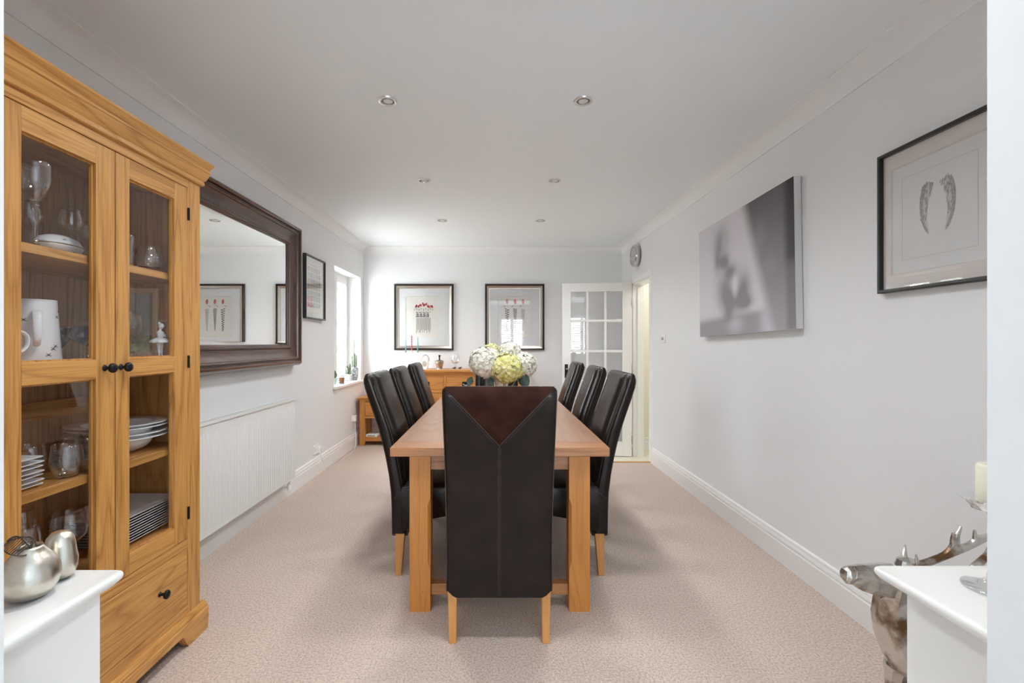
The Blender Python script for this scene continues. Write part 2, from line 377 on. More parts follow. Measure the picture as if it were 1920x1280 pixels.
# ------------------------------------------------------------------ low white units flanking the opening
def low_unit(name, label, xin, xout, xb, top):
    t = thing(name, label, 'cabinet', ((xin+xout)/2, .93, 0), group=None)
    cx = (xin+xout)/2; sg = 1 if xout > xin else -1
    m = MB(); m.box(xb-cx, xout-cx, YJ-.93+.001, 1.05-.93, 0, top-.043); m.build('body', unitm, t)
    ov = abs(xb-xin); T = top
    pr = [(-.02, T), (ov-.012, T), (ov-.005, T-.002), (ov-.001, T-.006), (ov, T-.012), (ov-.003, T-.019), (ov-.012, T-.028), (ov*.45, T-.038), (.004, T-.044), (-.02, T-.044)]
    yb = 1.05-.93; ya = YJ-.929; o = MB(); rs = []
    k = [(a, z) for a, z in pr]
    for (x, y, oxx, oyy) in ((xb-cx, ya, -sg, 0), (xb-cx, yb, -sg, .30), (xout-cx, yb, 0, .30)):
        rs.append([(x+oxx*a, y+oyy*a, z) for a, z in k])
    o.rings(rs)
    o.box(xb-cx+sg*.019, xout-cx, ya, yb-.005, T-.0439, T-.0001)
    o.build('worktop', unitm, t, smooth=True, auto=50)
    return t
low_unit('low_cabinet', 'low white cabinet with rounded top edge, beside the oak display cabinet', -.842, -1.25, -.885, .753)
low_unit('low_cabinet', 'low white cabinet with rounded top edge, in front of the stag ornament', .861, 1.30, .921, .760)
low = {'L': .753, 'R': .760}
# ------------------------------------------------------------------ oak display cabinet
CW = .4675; cab = thing('display_cabinet', 'tall oak display cabinet with two glazed doors and one drawer', 'cabinet', (-1.30, 1.5975, 0), radians(90))
D = .40                                              # depth behind the door plane
m = MB()
m.box(-CW, -.3865, 0, .022, .10, 1.96).box(.3855, CW, 0, .022, .10, 1.96)         # face frame stiles
m.box(-CW, -CW+.02, .022, D, .06, 1.96).box(CW-.02, CW, .022, D, .06, 1.96)
m.build('side_panel', oakz, cab, bevel=.0015)
for za, zb in ((1.922, 1.96), (.402, .439), (.10, .161)): MB().box(-.3865, .3855, 0, .022, za, zb).build('face_rail', oakx, cab, bevel=.0015)
for za, zb in ((1.925, 1.945), (.485, .505)): MB().box(-CW+.02, CW-.02, .022, D-.01, za, zb).build('inner_board', oakx, cab)
m = MB(); y = -CW+.02; pw = .0993
while y < CW-.03:
    m.add([(y+.0015, D-.012, .1), (y+.004, D-.016, .1), (y+pw-.004, D-.016, .1), (y+pw-.0015, D-.012, .1), (y+.0015, D-.012, 1.93), (y+.004, D-.016, 1.93), (y+pw-.004, D-.016, 1.93), (y+pw-.0015, D-.012, 1.93)],
          [(0, 1, 5, 4), (1, 2, 6, 5), (2, 3, 7, 6)]); y += pw
m.box(-CW+.02, CW-.02, D-.012, D, .06, 1.94)
m.build('back_panel', backw, cab)
MB().box(-CW+.02, CW-.02, D-.036, D-.016, .985, 1.05).build('back_rail', oakx, cab)
for z in (1.55, 1.203, .837):
    MB().box(-CW+.021, CW-.021, .03, D-.017 if z != 1.203 else D-.036, z-.028, z).build('shelf', oakx, cab, bevel=.002)
def ring_prism(pr, x0, x1, y0, y1):                 # moulding around three sides: pr (out, z)
    rs = []
    for (x, y, ox, oy) in ((x0, y1, -1, 0), (x0, y0, -1, -1), (x1, y0, 1, -1), (x1, y1, 1, 0)):
        rs.append([(x+ox*a, y+oy*a, z) for a, z in pr])
    return rs
crown = [(0, 1.955), (.008, 1.955), (.012, 1.958), (.013, 1.968), (.010, 1.975), (.018, 1.985), (.026, 2.006), (.026, 2.012), (.030, 2.016), (.030, 2.022), (.026, 2.026), (.030, 2.036), (.040, 2.050), (.040, 2.058), (-.02, 2.058), (-.02, 1.955)]
m = MB().rings(ring_prism(crown, -CW, CW, 0, D), True, True); m.box(-CW+.01, CW-.01, .01, D, 1.962, 2.055)
m.build('cornice', oakx, cab, smooth=True, auto=30)
pl = [(.020, .008), (.0235, .052), (.0235, .094), (.018, .100), (.019, .106), (.012, .118), (.006, .124), (-.01, .124), (-.01, .008)]
m = MB()
# side runs and front with bracket feet
for sx in (-1, 1):
    X = sx*CW
    m.rings([[(X+sx*a, yy, z if z > .01 else 0) for a, z in pl] for yy in (-.001, D)])
def front_z(x):                                     # bottom edge of the front plinth
    e = CW+.02-abs(x)
    return 0 if e < .12 else .06*smoothstep(.12, .17, e)
rs = []; xs = [-CW-.0235, -CW+.1, -CW+.1001]+[-CW+.1+i*.0085 for i in range(1, 8)]; xs = sorted(set(xs+[-x for x in xs]))
for x in xs:
    zb = front_z(x); rs.append([(x, -a, (zb if z < .01 else max(z, zb+.002))) for a, z in pl])
m.rings(rs)
m.build('plinth', oakx, cab, smooth=True, auto=30)
def door(x0, x1, gx0, gx1, kx, hx, nm):
    d = MB(); y0, y1 = .0, .021
    for z0, z1 in ((.442, 1.919),): d.box(x0+.0015, gx0, y0, y1, z0, z1).box(gx1, x1-.0015, y0, y1, z0, z1)
    r = d.build('cabinet_door', oakz, cab, bevel=.0018)
    for za, zb in ((1.849, 1.919), (1.147, 1.211), (.442, .515)): MB().box(gx0, gx1, y0+.0005, y1, za, zb).build('door_rail', oakx, r, bevel=.0015)
    for z0, z1, in ((1.211, 1.849), (.515, 1.147)):
        d = MB(); q = .005                                  # glazing bead
        d.box(gx0, gx0+q, .012, .021, z0, z1).box(gx1-q, gx1, .012, .021, z0, z1).box(gx0+q, gx1-q, .012, .021, z0, z0+q).box(gx0+q, gx1-q, .012, .021, z1-q, z1)
        d.build('glazing_bead', oakz, r)
        MB().box(gx0+.002, gx1-.002, .0145, .0165, z0+.002, z1-.002).build('glass_pane', cabg, r)
    M_ = Matrix.Rotation(pi/2, 4, 'X')
    k = MB().lathe([(0, .001), (.011, .001), (.009, .004), (.0055, .008), (.0055, .016), (.010, .020), (.0155, .023), (.0165, .029), (.014, .034), (.006, .0365), (0, .0365)], (kx, 0, 1.182), 20, M=M_)
    k.build('knob', blackm, r, smooth=True, auto=50)
    for z in (1.81, 1.187, .548):
        h = MB(); h.tube([(hx, -.003, z-.026), (hx, -.003, z+.026)], .0045, 8); h.box(hx-.003, hx+.003, -.002, .001, z-.024, z+.024); h.build('hinge', blackm, r, smooth=True, auto=40)
door(-.3865, .0075, -.3095, -.0685, -.036, -.387, 'left')
door(.0095, .3855, .0705, .3055, .031, .387, 'right')
m = MB(); m.box(-.384, .383, .0, .02, .163, .400); dr = m.build('drawer', oakx, cab, bevel=.002)
for kx in (-.215, .220):
    k = MB(); M_ = Matrix.Rotation(pi/2, 4, 'X')
    k.lathe([(0, .001), (.010, .001), (.0055, .006), (.0055, .016), (.012, .021), (.0165, .025), (.0165, .031), (.012, .035), (0, .037)], (kx, 0, .292), 20, M=M_)
    k.build('knob', blackm, dr, smooth=True, auto=50)

def CP(Y, depth, z):                                # cabinet interior point in world space
    return (-1.30-depth, Y, z)
S1, S2, S3, S0 = 1.5505, 1.2035, .8375, .5055
# glassware
def stem_glass(h, bowl_r, bowl_h, foot=.035, mouth=None, wide=.5, material=crys, name='wine_glass', stemmat=None, stem_r=.004):
    mouth = mouth if mouth is not None else bowl_r*.8
    outer = [(.001, 0), (foot, 0), (foot, .002), (foot*.5, .005), (stem_r*1.3, .012), (stem_r, .03), (stem_r, h-bowl_h-.01), (stem_r*1.7, h-bowl_h)]
    prof = outer[:]
    n = 10
    for i in range(1, n+1):
        t = i/n
        r = bowl_r*sin(min(1, t/wide)*pi/2)**.8 if t < wide else bowl_r+(mouth-bowl_r)*smoothstep(wide, 1.05, t)
        prof.append((r, h-bowl_h+bowl_h*t))
    m1 = MB(); m1.lathe(prof[:8], seg=24)
    m2 = MB(); th = .0012
    b = prof[7:]; inner = [(max(r-th, .001), z+.001) for r, z in reversed(b[1:])]
    m2.lathe(b+[(b[-1][0]-th/2, h+.0006)]+inner, seg=28)
    return m1, m2, material, stemmat or material, name
def place_glass(g, label, loc, cat='glass', group=None, parts=('stem', 'bowl')):
    m1, m2, ma, sm, nm = g
    t = thing(nm, label, cat, loc, group=group)
    a = m1.build(parts[0], sm, t, smooth=True); b = m2.build(parts[1], ma, t, smooth=True)
    return t
place_glass(stem_glass(.255, .040, .125, .04, .040, .62, stem_r=.007, name='goblet'), 'large thick-stemmed clear goblet in front of the egg-shaped box, top shelf', CP(1.405, .078, S1))
place_glass(stem_glass(.19, .036, .095, name='wine_glass'), 'clear wine glass beside the slim flute, at the back of the top shelf', CP(1.66, .20, S1))
place_glass(stem_glass(.20, .034, .11, name='wine_glass'), 'clear wine glass at the back of the top shelf, behind the tall goblet', CP(1.585, .27, S1))
place_glass(stem_glass(.215, .026, .10, name='champagne_flute', mouth=.024), 'slim clear flute near the centre stile on the top shelf', CP(1.66, .10, S1))
place_glass(stem_glass(.17, .038, .085, name='wine_glass'), 'clear wine glass behind the slim flute, top shelf', CP(1.79, .24, S1))
place_glass(stem_glass(.21, .03, .10, name='wine_glass'), 'clear wine glass at the back of the top shelf, farthest from the ballerina', CP(1.42, .24, S1))
def tumbler(h, r0, r1, r2, nm, label, loc, ma=crys, cat='glass', handle=None, base=None):
    t = thing(nm, label, cat, loc)
    pts = [(.001, 0), (r0*.8, 0), (r0, .004)]
    for i in range(1, 9):
        u = i/8; r = r0+(r1-r0)*sin(min(1, u/.45)*pi/2) if u < .45 else r1+(r2-r1)*smoothstep(.45, 1, u)
        pts.append((r, .004+(h-.004)*u))
    th = .0022; inn = [(max(r-th, .001), max(z, .008)) for r, z in reversed(pts[2:])]
    MB().lathe(pts+inn+[(.001, .008)], seg=28).build('body', ma, t, smooth=True)
    if handle:
        hh = handle; q = [(r1-.002, 0, h*.8), (r1+hh*.6, 0, h*.82), (r1+hh, 0, h*.62), (r1+hh*.8, 0, h*.36), (r1-.002, 0, h*.24)]
        t2 = MB().tube(q, .005, 8); o = t2.build('handle', ma, t, smooth=True)
    if base: MB().lathe([(.001, .0085), (r0*.9, .009), (r1*.8, .02), (.001, .021)], seg=20).build('coloured_base', base, t, smooth=True)
    return t
tumbler(.105, .022, .050, .034, 'stemless_glass', 'round stemless glass with a ruby base on the top shelf', CP(1.90, .10, S1), base=redg)
tumbler(.125, .030, .033, .037, 'tumbler', 'straight clear tumbler beside the round stemless glass, top shelf', CP(1.765, .10, S1))
tumbler(.10, .022, .046, .036, 'stemless_glass', 'round stemless glass behind the straight tumbler, back of the top shelf', CP(1.90, .24, S1))
tm = tumbler(.10, .03, .036, .036, 'glass_mug', 'clear glass mug with a looped handle beside the slim flute, top shelf', CP(1.745, .17, S1), handle=.03); tm.rotation_euler.z = radians(200)
# egg shaped box
t = thing('ceramic_box', 'white egg-shaped china box with gilt rim and painted insects, top shelf', 'box', CP(1.565, .155, S1), radians(12))
pr = [(.001, 0), (.45, .02), (.8, .18), (.98, .42), (1, .5)]
MB().lathe([(r*.062, z*.072) for r, z in pr], seg=32, sy=1.35, sx=.9).build('box_base', china, t, smooth=True)
pr = [(1, .53), (.97, .6), (.8, .83), (.45, .98), (.001, 1)]
MB().lathe([(r*.062, z*.072) for r, z in pr], seg=32, sy=1.35, sx=.9).build('lid', china, t, smooth=True)
gilt = mat('gilt', (.55, .40, .22), .35, metal=.8); ink = mat('dark_ink', (.03, .03, .035), .6); bee = mat('bee_brown', (.20, .12, .05), .6)
MB().lathe([(.0625, .0355), (.0632, .037), (.0625, .0385), (.060, .037)], seg=32, sy=1.35, sx=.9).build('gilt_rim', gilt, t, smooth=True)
def insect(parent, p, n, s, name='painted_insect', m_=None):      # little painted bee on a surface with normal n
    n = Vector(n).normalized(); a = n.cross(Vector((0, 0, 1))).normalized(); b = n.cross(a); p = Vector(p)
    mb = MB()
    for (u0, v0, ru, rv) in ((0, 0, .26, .17), (-.36, .22, .22, .08), (.36, .22, .22, .08), (-.30, -.24, .16, .06), (.30, -.24, .16, .06)):
        q = []
        for k in range(10):
            c1, s1 = cos(2*pi*k/10), sin(2*pi*k/10); q.append(p+a*(u0+ru*c1)*s+b*(v0+rv*s1)*s+n*.0014)
        mb.add([x for x in q], [tuple(range(10))])
    mb.build(name, m_ or ink, parent)
for an, z, r in ((20, .058, .047), (-35, .052, .053), (-8, .018, .052)):
    a_ = radians(an); insect(t, (r*.9*cos(a_)*1.02, r*1.35*sin(a_)*1.02, z), (cos(a_), sin(a_), .7), .011, m_=bee)
# bee pitcher and its neighbour
def pitcher(label, loc, rz, hh, r0, r1, bees=True):
    t = thing('pitcher', label, 'jug', loc, rz)
    pts = [(.001, 0), (r0, 0), (r0+.001, .004)]+[(r0+(r1-r0)*u, .004+(hh-.004)*u) for u in (.2, .4, .6, .8, .95, 1)]
    inn = [(r-.004, max(z, .012)) for r, z in reversed(pts[2:])]
    MB().lathe(pts+inn+[(.001, .012)], seg=36).build('body', china, t, smooth=True, auto=60)
    q = [(r1+.000, 0, hh*.80), (r1+.022, 0, hh*.82), (r1+.042, 0, hh*.72), (r1+.044, 0, hh*.5), (r0+.026, 0, hh*.3), (r0-.002, 0, hh*.26)]
    rs = []
    for i, p in enumerate(q):
        dz = (Vector(q[min(i+1, 5)])-Vector(q[max(i-1, 0)])).normalized(); b = Vector((-dz.z, 0, dz.x)); a = Vector((0, 1, 0)); wd = .014-.001*i
        rs.append([Vector(p)+a*wd*cos(u*pi/4)+b*.0045*sin(u*pi/4) for u in range(8)])
    o = MB().rings(rs).build('handle', china, t, smooth=True, sub=1)
    MB().lathe([(r1-.006, hh-.004), (r1+.001, hh-.003), (r1+.001, hh+.001), (r1-.006, hh+.001)], seg=36).build('rim', china, t, smooth=True)
    if bees:
        for i in range(34):
            an = i*2.4+.3; z = .016+((i*.3819*2.237+.11*(i % 5)) % 1)*(hh-.032); r = r0+(r1-r0)*z/hh
            if abs((an+pi) % (2*pi)-pi) < .30: continue
            insect(t, (r*cos(an), r*sin(an), z), (cos(an), sin(an), .06), .0145)
    return t
pitcher('tall white pitcher dotted with tiny bees, on the middle shelf', CP(1.497, .170, S2), radians(-42), .198, .066, .054)
pitcher('small plain white jug standing in front of the bee-dotted pitcher', CP(1.29, .080, S2), radians(75), .12, .042, .034, False)
place_glass(stem_glass(.115, .026, .070, .026, .033, .5, blueg, 'cordial_glass', crys, .005), 'flared blue glass on a short clear stem, beside the bee pitcher', CP(1.62, .20, S2))
place_glass(stem_glass(.118, .037, .060, .028, .022, .45, blueg, 'cordial_glass', crys, .006), 'round blue glass on a clear stem, next to the centre stile', CP(1.585, .095, S2))
place_glass(stem_glass(.115, .034, .065, .028, .034, .5, blueg, 'cordial_glass', crys, .006), 'blue glass half hidden behind the round blue one', CP(1.67, .155, S2))
place_glass(stem_glass(.15, .034, .075), 'clear wine glass behind the round blue glass, middle shelf', CP(1.80, .26, S2))
place_glass(stem_glass(.19, .040, .10), 'large clear wine glass beside the ballerina, on the middle shelf', CP(1.89, .185, S2))
place_glass(stem_glass(.18, .026, .10, mouth=.022, name='champagne_flute'), 'slim clear flute behind the ballerina figurine', CP(1.98, .22, S2))
place_glass(stem_glass(.16, .036, .085), 'clear wine glass at the back of the middle shelf, behind the large one', CP(1.93, .30, S2))
# framed picture standing at the back of the middle shelf (light oak frame)
t = thing('photo_frame', 'pale oak photo frame standing upright behind the ballerina figurine, middle shelf', 'picture', (-1.562, 2.036, S2))
MB().mitre(-.105, .105, 0, .298, [(0, 0), (0, .014), (.004, .016), (.022, .014), (.024, 0)]).build('frame', mat('pale_oak', (.66, .46, .26), .5), t)
MB().box(-.088, .088, -.004, 0, .018, .280).build('print', mat('grey_reflection_tone', (.40, .37, .38), .3, var=(6, (.34, .33, .30), .45, .55)), t)  # lilac-grey reflection in the frame's glass, painted as its picture
MB().box(-.088, .088, -.006, -.0042, .018, .095).build('green_lower_band', mat('mossy_green_tone', (.26, .24, .08), .4, var=(40, (.14, .13, .05), .45, .6)), t)  # green strip stands in for a mossy object low in the pane
# ballerina
t = thing('ballerina_figurine', 'small white china ballerina with arms crossed at her chest, middle shelf', 'figurine', CP(1.925, .075, S2), radians(8))
def limb(mb, pts, rr, seg=10): mb.tube(pts, rr, seg)
m = MB()
limb(m, [(0, -.0075, .001), (0, -.0075, .012), (0, -.009, .035), (0, -.010, .062)], [.005, .0035, .0062, .0085])
limb(m, [(.008, .006, .001), (.003, .006, .012), (0, .008, .035), (0, .010, .062)], [.005, .0035, .0062, .0085])
m.lathe([(.001, .060), (.016, .062), (.014, .074), (.0105, .084), (.0145, .096), (.0175, .104), (.012, .110), (.0055, .113), (.005, .119), (.001, .120)], seg=20, sx=.8)
body = m.build('body', china, t, smooth=True)
ps = [(.0, .040*1.0, .0), ]
skirt = MB(); seg = 40; pr = [(.010, .084, 0), (.022, .081, .001), (.033, .073, .003), (.037, .066, .004), (.034, .062, .003), (.02, .064, 0), (.008, .07, 0)]
skirt.rings([[((r+wv*sin(9*2*pi*q/seg)*.5)*cos(2*pi*q/seg), (r+wv*sin(9*2*pi*q/seg)*.5)*sin(2*pi*q/seg), z+.3*wv*cos(9*2*pi*q/seg)) for q in range(seg)] for r, z, wv in pr])
skirt.build('tutu', china, t, smooth=True)
m = MB(); m.lathe([(.001, -.0125), (.006, -.011), (.0095, -.004), (.0105, .003), (.0085, .009), (.004, .0125), (.001, .013)], (.001, .004, .131), 18)
m.lathe([(.001, -.006), (.005, -.004), (.0058, 0), (.004, .005), (.001, .006)], (-.007, .007, .1425), 12)
m.tube([(.0105, .004, .131), (.0135, .004, .129), (.0110, .004, .1275)], [.001, .0022, .001], 6)
for s_ in (-1, 1): m.lathe([(.0004, -.001), (.0012, 0), (.0004, .001)], (.0108, .004+s_*.0037, .133), 8)
m.build('head', china, t, smooth=True)
for s_ in (-1, 1):
    MB().tube([(0, s_*.016, .103), (.006, s_*.021, .094), (.013, s_*.015, .087), (.017, s_*.003, .091), (.017, -s_*.006, .096)], [.0045, .0042, .0035, .003, .0026], 8).build('arm', china, t, smooth=True)

# plates, bowls, mugs on the lower shelf
def square_plate(s, hh=.010, dish=.006, rx=None):
    m = MB(); rx = rx or s
    def ring(k, z):
        pts = []
        a, b = rx*k, s*k; r = .012*k
        for cx, cy, a0 in ((a-r, b-r, 0), (-a+r, b-r, pi/2), (-a+r, -b+r, pi), (a-r, -b+r, 3*pi/2)):
            for i in range(4): t_ = a0+i/3*pi/2; pts.append((cx+r*cos(t_), cy+r*sin(t_), z))
        return pts
    m.rings([ring(.6, 0), ring(.62, .001), ring(.98, hh-.002), ring(1, hh), ring(.985, hh+.001), ring(.84, hh-dish+.001), ring(.80, .004), ring(.3, .0038)])
    return m
sp = square_plate(.070, .009)
first = None; zz = S3; tilt = [0]*7
gaps = [0, .011, .026, .037, .052, .064, .080]
for i, g in enumerate(gaps):
    lab = 'small white square plate, %s of its stack' % ordn(len(gaps)-1-i)
    if first is None:
        first = sp.build('square_plate', china, smooth=True, auto=40); o = first
    else: o = first.copy(); COL.objects.link(o)
    o.location = CP(1.345+.004*(i % 2), .125, S3+g); o.rotation_euler.z = radians(3*(i % 3)-2)
    tag(o, lab, 'plate', 'small square plates')
for (Y, d, lb, hd, rz) in ((1.505, .075, 'clear round glass mug nearest the small square plates, lower shelf', .028, 60), (1.60, .13, 'clear round glass mug beside the serving bowls, lower shelf', .028, 100),
                       (1.685, .075, 'clear stemless glass beside the centre stile, lower shelf', 0, 0), (1.50, .19, 'clear stemless glass behind the first glass mug, lower shelf', 0, 0)):
    tm = tumbler(.105, .028, .043, .038, 'glass_mug' if hd else 'stemless_glass', lb, CP(Y, d, S3), handle=hd or None); tm.rotation_euler.z = radians(rz)
def bowl_mesh(r, hh, foot, rim):
    pts = [(.001, .0), (foot, .0), (foot+.002, .004)]
    for i in range(1, 8):
        u = i/7; pts.append((foot+(r-rim-foot)*sin(u*pi/2)**.9, .004+(hh-.010)*(1-cos(u*pi/2)**1)))
    pts += [(r, hh-.002), (r, hh), (r-.004, hh+.001), (r-rim, hh-.004)]
    for i in range(6, -1, -1):
        u = i/7; pts.append((max(foot+(r-rim-foot)*sin(u*pi/2)**.9-.004, .001), .008+(hh-.012)*(1-cos(u*pi/2))))
    return MB().lathe(pts, seg=48)
bb = bowl_mesh(.165, .062, .06, .05); b0 = None
for i, g in enumerate((0, .016, .040, .052)):
    if b0 is None: b0 = bb.build('serving_bowl', china, smooth=True, auto=50); o = b0
    else: o = b0.copy(); COL.objects.link(o)
    o.location = CP(1.865, .200, S3+g); tag(o, 'wide-rimmed white serving bowl, %s in its stack on the lower shelf' % ordn(3-i), 'bowl', 'white serving bowls')
# large rectangular plates at the bottom
pp = square_plate(.165, .020, .012, rx=.135); p0 = None
for i in range(10):
    if p0 is None: p0 = pp.build('rectangular_plate', china, smooth=True, auto=40); o = p0
    else: o = p0.copy(); COL.objects.link(o)
    o.location = CP(1.862+.002*((i*7) % 3-1), .190, S0+i*.0102)
    tag(o, 'large white rectangular plate, %s in its stack' % ordn(9-i), 'plate', 'large rectangular plates')
place_glass(stem_glass(.205, .050, .115, .036, .040, .42), 'large balloon wine glass beside the plate stack, bottom of the cabinet', CP(1.545, .105, S0))
place_glass(stem_glass(.20, .040, .11, .034, .033, .42), 'clear wine glass rising behind the silver apple, bottom of the cabinet', CP(1.43, .135, S0))
place_glass(stem_glass(.22, .040, .11, .034, .033, .42), 'clear wine glass at the back behind the silver apple, bottom of the cabinet', CP(1.52, .24, S0))
# ------------------------------------------------------------------ big mirror (local: x along wall, front -y)
t = thing('wall_mirror', 'large mirror in a wide moulded walnut frame beside the oak cabinet', 'mirror', (XL, 3.14, 1.08), radians(90))
MWX, MH = .875, 1.165
prof = [(0, .002), (0, .050), (.004, .060), (.010, .072), (.020, .083), (.032, .084), (.038, .078), (.041, .062), (.048, .060), (.052, .070), (.060, .074), (.066, .070),
        (.070, .060), (.090, .046), (.115, .037), (.138, .034), (.142, .040), (.148, .043), (.156, .042), (.160, .034), (.172, .030), (.175, .024), (.175, .002)]
def split_mitre(x0, x1, z0, z1, prof, mats, name, parent):
    C4 = ((x0, z0, 1, 1), (x1, z0, -1, 1), (x1, z1, -1, -1), (x0, z1, 1, -1))
    for i in range(4):
        rs = [[(cx+ix*a, -d, cz+iz*a) for a, d in prof] for cx, cz, ix, iz in (C4[i], C4[(i+1) % 4])]
        MB().rings(rs).build(name, mats[0] if i % 2 == 0 else mats[1], parent, smooth=True, auto=32)
split_mitre(-MWX, MWX, 0, MH, prof, (walnut[0], walnut[2]), 'frame_rail', t)
m = MB(); a, b, z0, z1, q = -MWX+.170, MWX-.170, .170, MH-.170, .026
m.add([(a, -.022, z0), (b, -.022, z0), (b, -.022, z1), (a, -.022, z1), (a+q, -.0229, z0+q), (b-q, -.0229, z0+q), (b-q, -.0229, z1-q), (a+q, -.0229, z1-q)],
      [(0, 1, 5, 4), (1, 2, 6, 5), (2, 3, 7, 6), (3, 0, 4, 7), (4, 5, 6, 7)])
m.build('mirror_glass', mirrorm, t)

# ------------------------------------------------------------------ framed pictures
def picture(name_label, loc, rz, wd, ht, prof, mats, mat_board, mwin, window_paper, glaze=True, inner=None):
    t = thing('framed_picture', name_label, 'picture', loc, rz)
    MB().mitre(-wd/2, wd/2, 0, ht, prof).build('frame', mats[0], t, smooth=True, auto=25)
    fw = max(p[0] for p in prof)
    if inner: MB().mitre(-wd/2, wd/2, 0, ht, inner).build('frame_slip', mats[1], t, smooth=True, auto=25)
    x0, x1, z0, z1 = mwin
    # mount board with a bevelled window
    m = MB(); e = fw-.004; y = -.0135; X0, X1, Z0, Z1 = -wd/2+e, wd/2-e, e, ht-e; k = .004
    rs = [[(X0, y, Z0), (X1, y, Z0), (X1, y, Z1), (X0, y, Z1)], [(x0-k, y, z0-k), (x1+k, y, z0-k), (x1+k, y, z1+k), (x0-k, y, z1+k)], [(x0, y+.005, z0), (x1, y+.005, z0), (x1, y+.005, z1), (x0, y+.005, z1)]]
    m.rings(rs, False, False); m.build('mount_board', mat_board, t)
    m = MB().box(x0-.002, x1+.002, y+.005, y+.007, z0-.002, z1+.002); m.build('print_paper', window_paper, t)
    if glaze: MB().box(X0, X1, -.0185, -.0175, Z0, Z1).build('glass_pane', picg, t)
    return t, y+.0045
red = mat('tulip_red', (.42, .03, .03), .7); redp = mat('faded_red', (.45, .12, .12), .7); inkg = mat('grey_ink', (.13, .13, .14), .8); pale = mat('pale_grey_ink', (.45, .45, .44), .8); leafg = mat('printed_leaf_green', (.16, .20, .14), .8)
def ell(m, cx, cz, rx, rz, y, ang=0, n=12):
    pts = []
    for i in range(n):
        a = 2*pi*i/n; u, v = rx*cos(a), rz*sin(a); pts.append((cx+u*cos(ang)-v*sin(ang), cz+u*sin(ang)+v*cos(ang)))
    m.poly(pts, y, .0002)
def line(m, p, q, wd, y):
    d = Vector((q[0]-p[0], q[1]-p[1])); n = Vector((-d.y, d.x)).normalized()*wd/2
    m.poly([(p[0]-n.x, p[1]-n.y), (q[0]-n.x, q[1]-n.y), (q[0]+n.x, q[1]+n.y), (p[0]+n.x, p[1]+n.y)], y, .0002)
of = [(0, .002), (0, .030), (.004, .034), (.012, .035), (.026, .030)]
outer = of+[(.026, .002)]
slip = [(.026, .002), (.026, .030), (.034, .027), (.050, .020), (.054, .021), (.060, .020), (.060, .002)]
PW, PH = .775, .865
big = dict(wd=PW, ht=PH, prof=outer, inner=slip, mats=(bronze, champ), mat_board=matw, window_paper=paper)
# left: basket of tulips
t, y = picture('framed print of red tulips in a patterned basket, on the back wall', (-.935, YB, 1.172), 0, mwin=(-.235, .21, .165, .70), **big)
rr = random.Random(2); m = MB(); cx = -.005
for i in range(13):
    m2x = cx-.105+.0178*i+rr.uniform(-.006, .006); z = .56+.035*sin(i/12*pi)+rr.uniform(-.015, .015)
    ell(m, m2x, z, .0105, .019, y-.0004, rr.uniform(-.5, .5))
m.build('printed_tulips', red, t)
m = MB()
for i in range(16): x = cx-.125+.0165*i; line(m, (cx+(x-cx)*.7, .505), (x, .545+rr.uniform(-.01, .02)), .0016, y-.0002)
for i in range(9): x = cx-.12+.03*i; ell(m, x, .53+.012*(i % 2), .004, .012, y-.0003, .6-.15*i)
m.build('printed_stems', leafg, t)
m = MB()
for i in range(4):
    x = cx-.083+.044*i
    for u, v, a, b in ((0, 0, .017, .008), (.006, .022, .010, .006), (-.008, -.022, .012, .006), (.010, -.02, .006, .012), (-.010, .026, .005, .010), (.016, .0, .003, .030)):
        ell(m, x+u, .462+v, a, b, y-.0003, rr.uniform(-.4, .4))
line(m, (cx-.098, .498), (cx+.092, .498), .003, y-.0004); line(m, (cx-.098, .425), (cx+.092, .425), .003, y-.0004)
m.build('printed_basket_band', ink, t)
m = MB()
for i in range(17): x = cx-.092+.0112*i; line(m, (x, .418), (x+.003*(i-8)*.1, .245-rr.uniform(-.03, .03)), .0050, y-.0003)
m.build('printed_basket_fringe', inkg, t)
# right: three cones
t, y = picture('framed print of three patterned cones topped with tulips, on the back wall', (.2515, YB, 1.172), 0, mwin=(-.215, .22, .165, .70), **big)
m = MB()
for x in (-.10, .005, .11): ell(m, x, .635, .017, .033, y-.0004, .1)
m.build('printed_tulips', redp, t)
m = MB()
for x in (-.10, .005, .11):
    line(m, (x, .60), (x, .565), .0022, y-.0002); ell(m, x-.032, .575, .004, .020, y-.0003, -1.0)
m.build('printed_stems', leafg, t)
m = MB(); x = .11
m.poly([(x-.024, .54), (x+.024, .54), (x+.007, .25), (x-.007, .25)], y-.0001, .0002); m.build('printed_plain_cone', pale, t)
m = MB(); x = .005
for i in range(22):
    z = .54-i*.0132; hw = .025-.0009*i
    for k in range(4):
        if (i+k) % 2 == 0: line(m, (x-hw+k*hw/2, z), (x-hw+(k+1)*hw/2, z), .0115, y-.0003)
    line(m, (x-hw, z-.006), (x+hw, z-.006), .002, y-.0004)
m.build('printed_check_cone', ink, t)
m = MB(); x = -.10
for i in range(20):
    z = .54-i*.0148; s = .021-.0006*i
    ell(m, x+s*(.9 if i % 2 else -.8), z, s*.7, .006, y-.0003, .7 if i % 2 else -.7); ell(m, x+.002*(i % 3), z-.006, .005, .007, y-.0004)
m.build('printed_leaf_cone', ink, t)
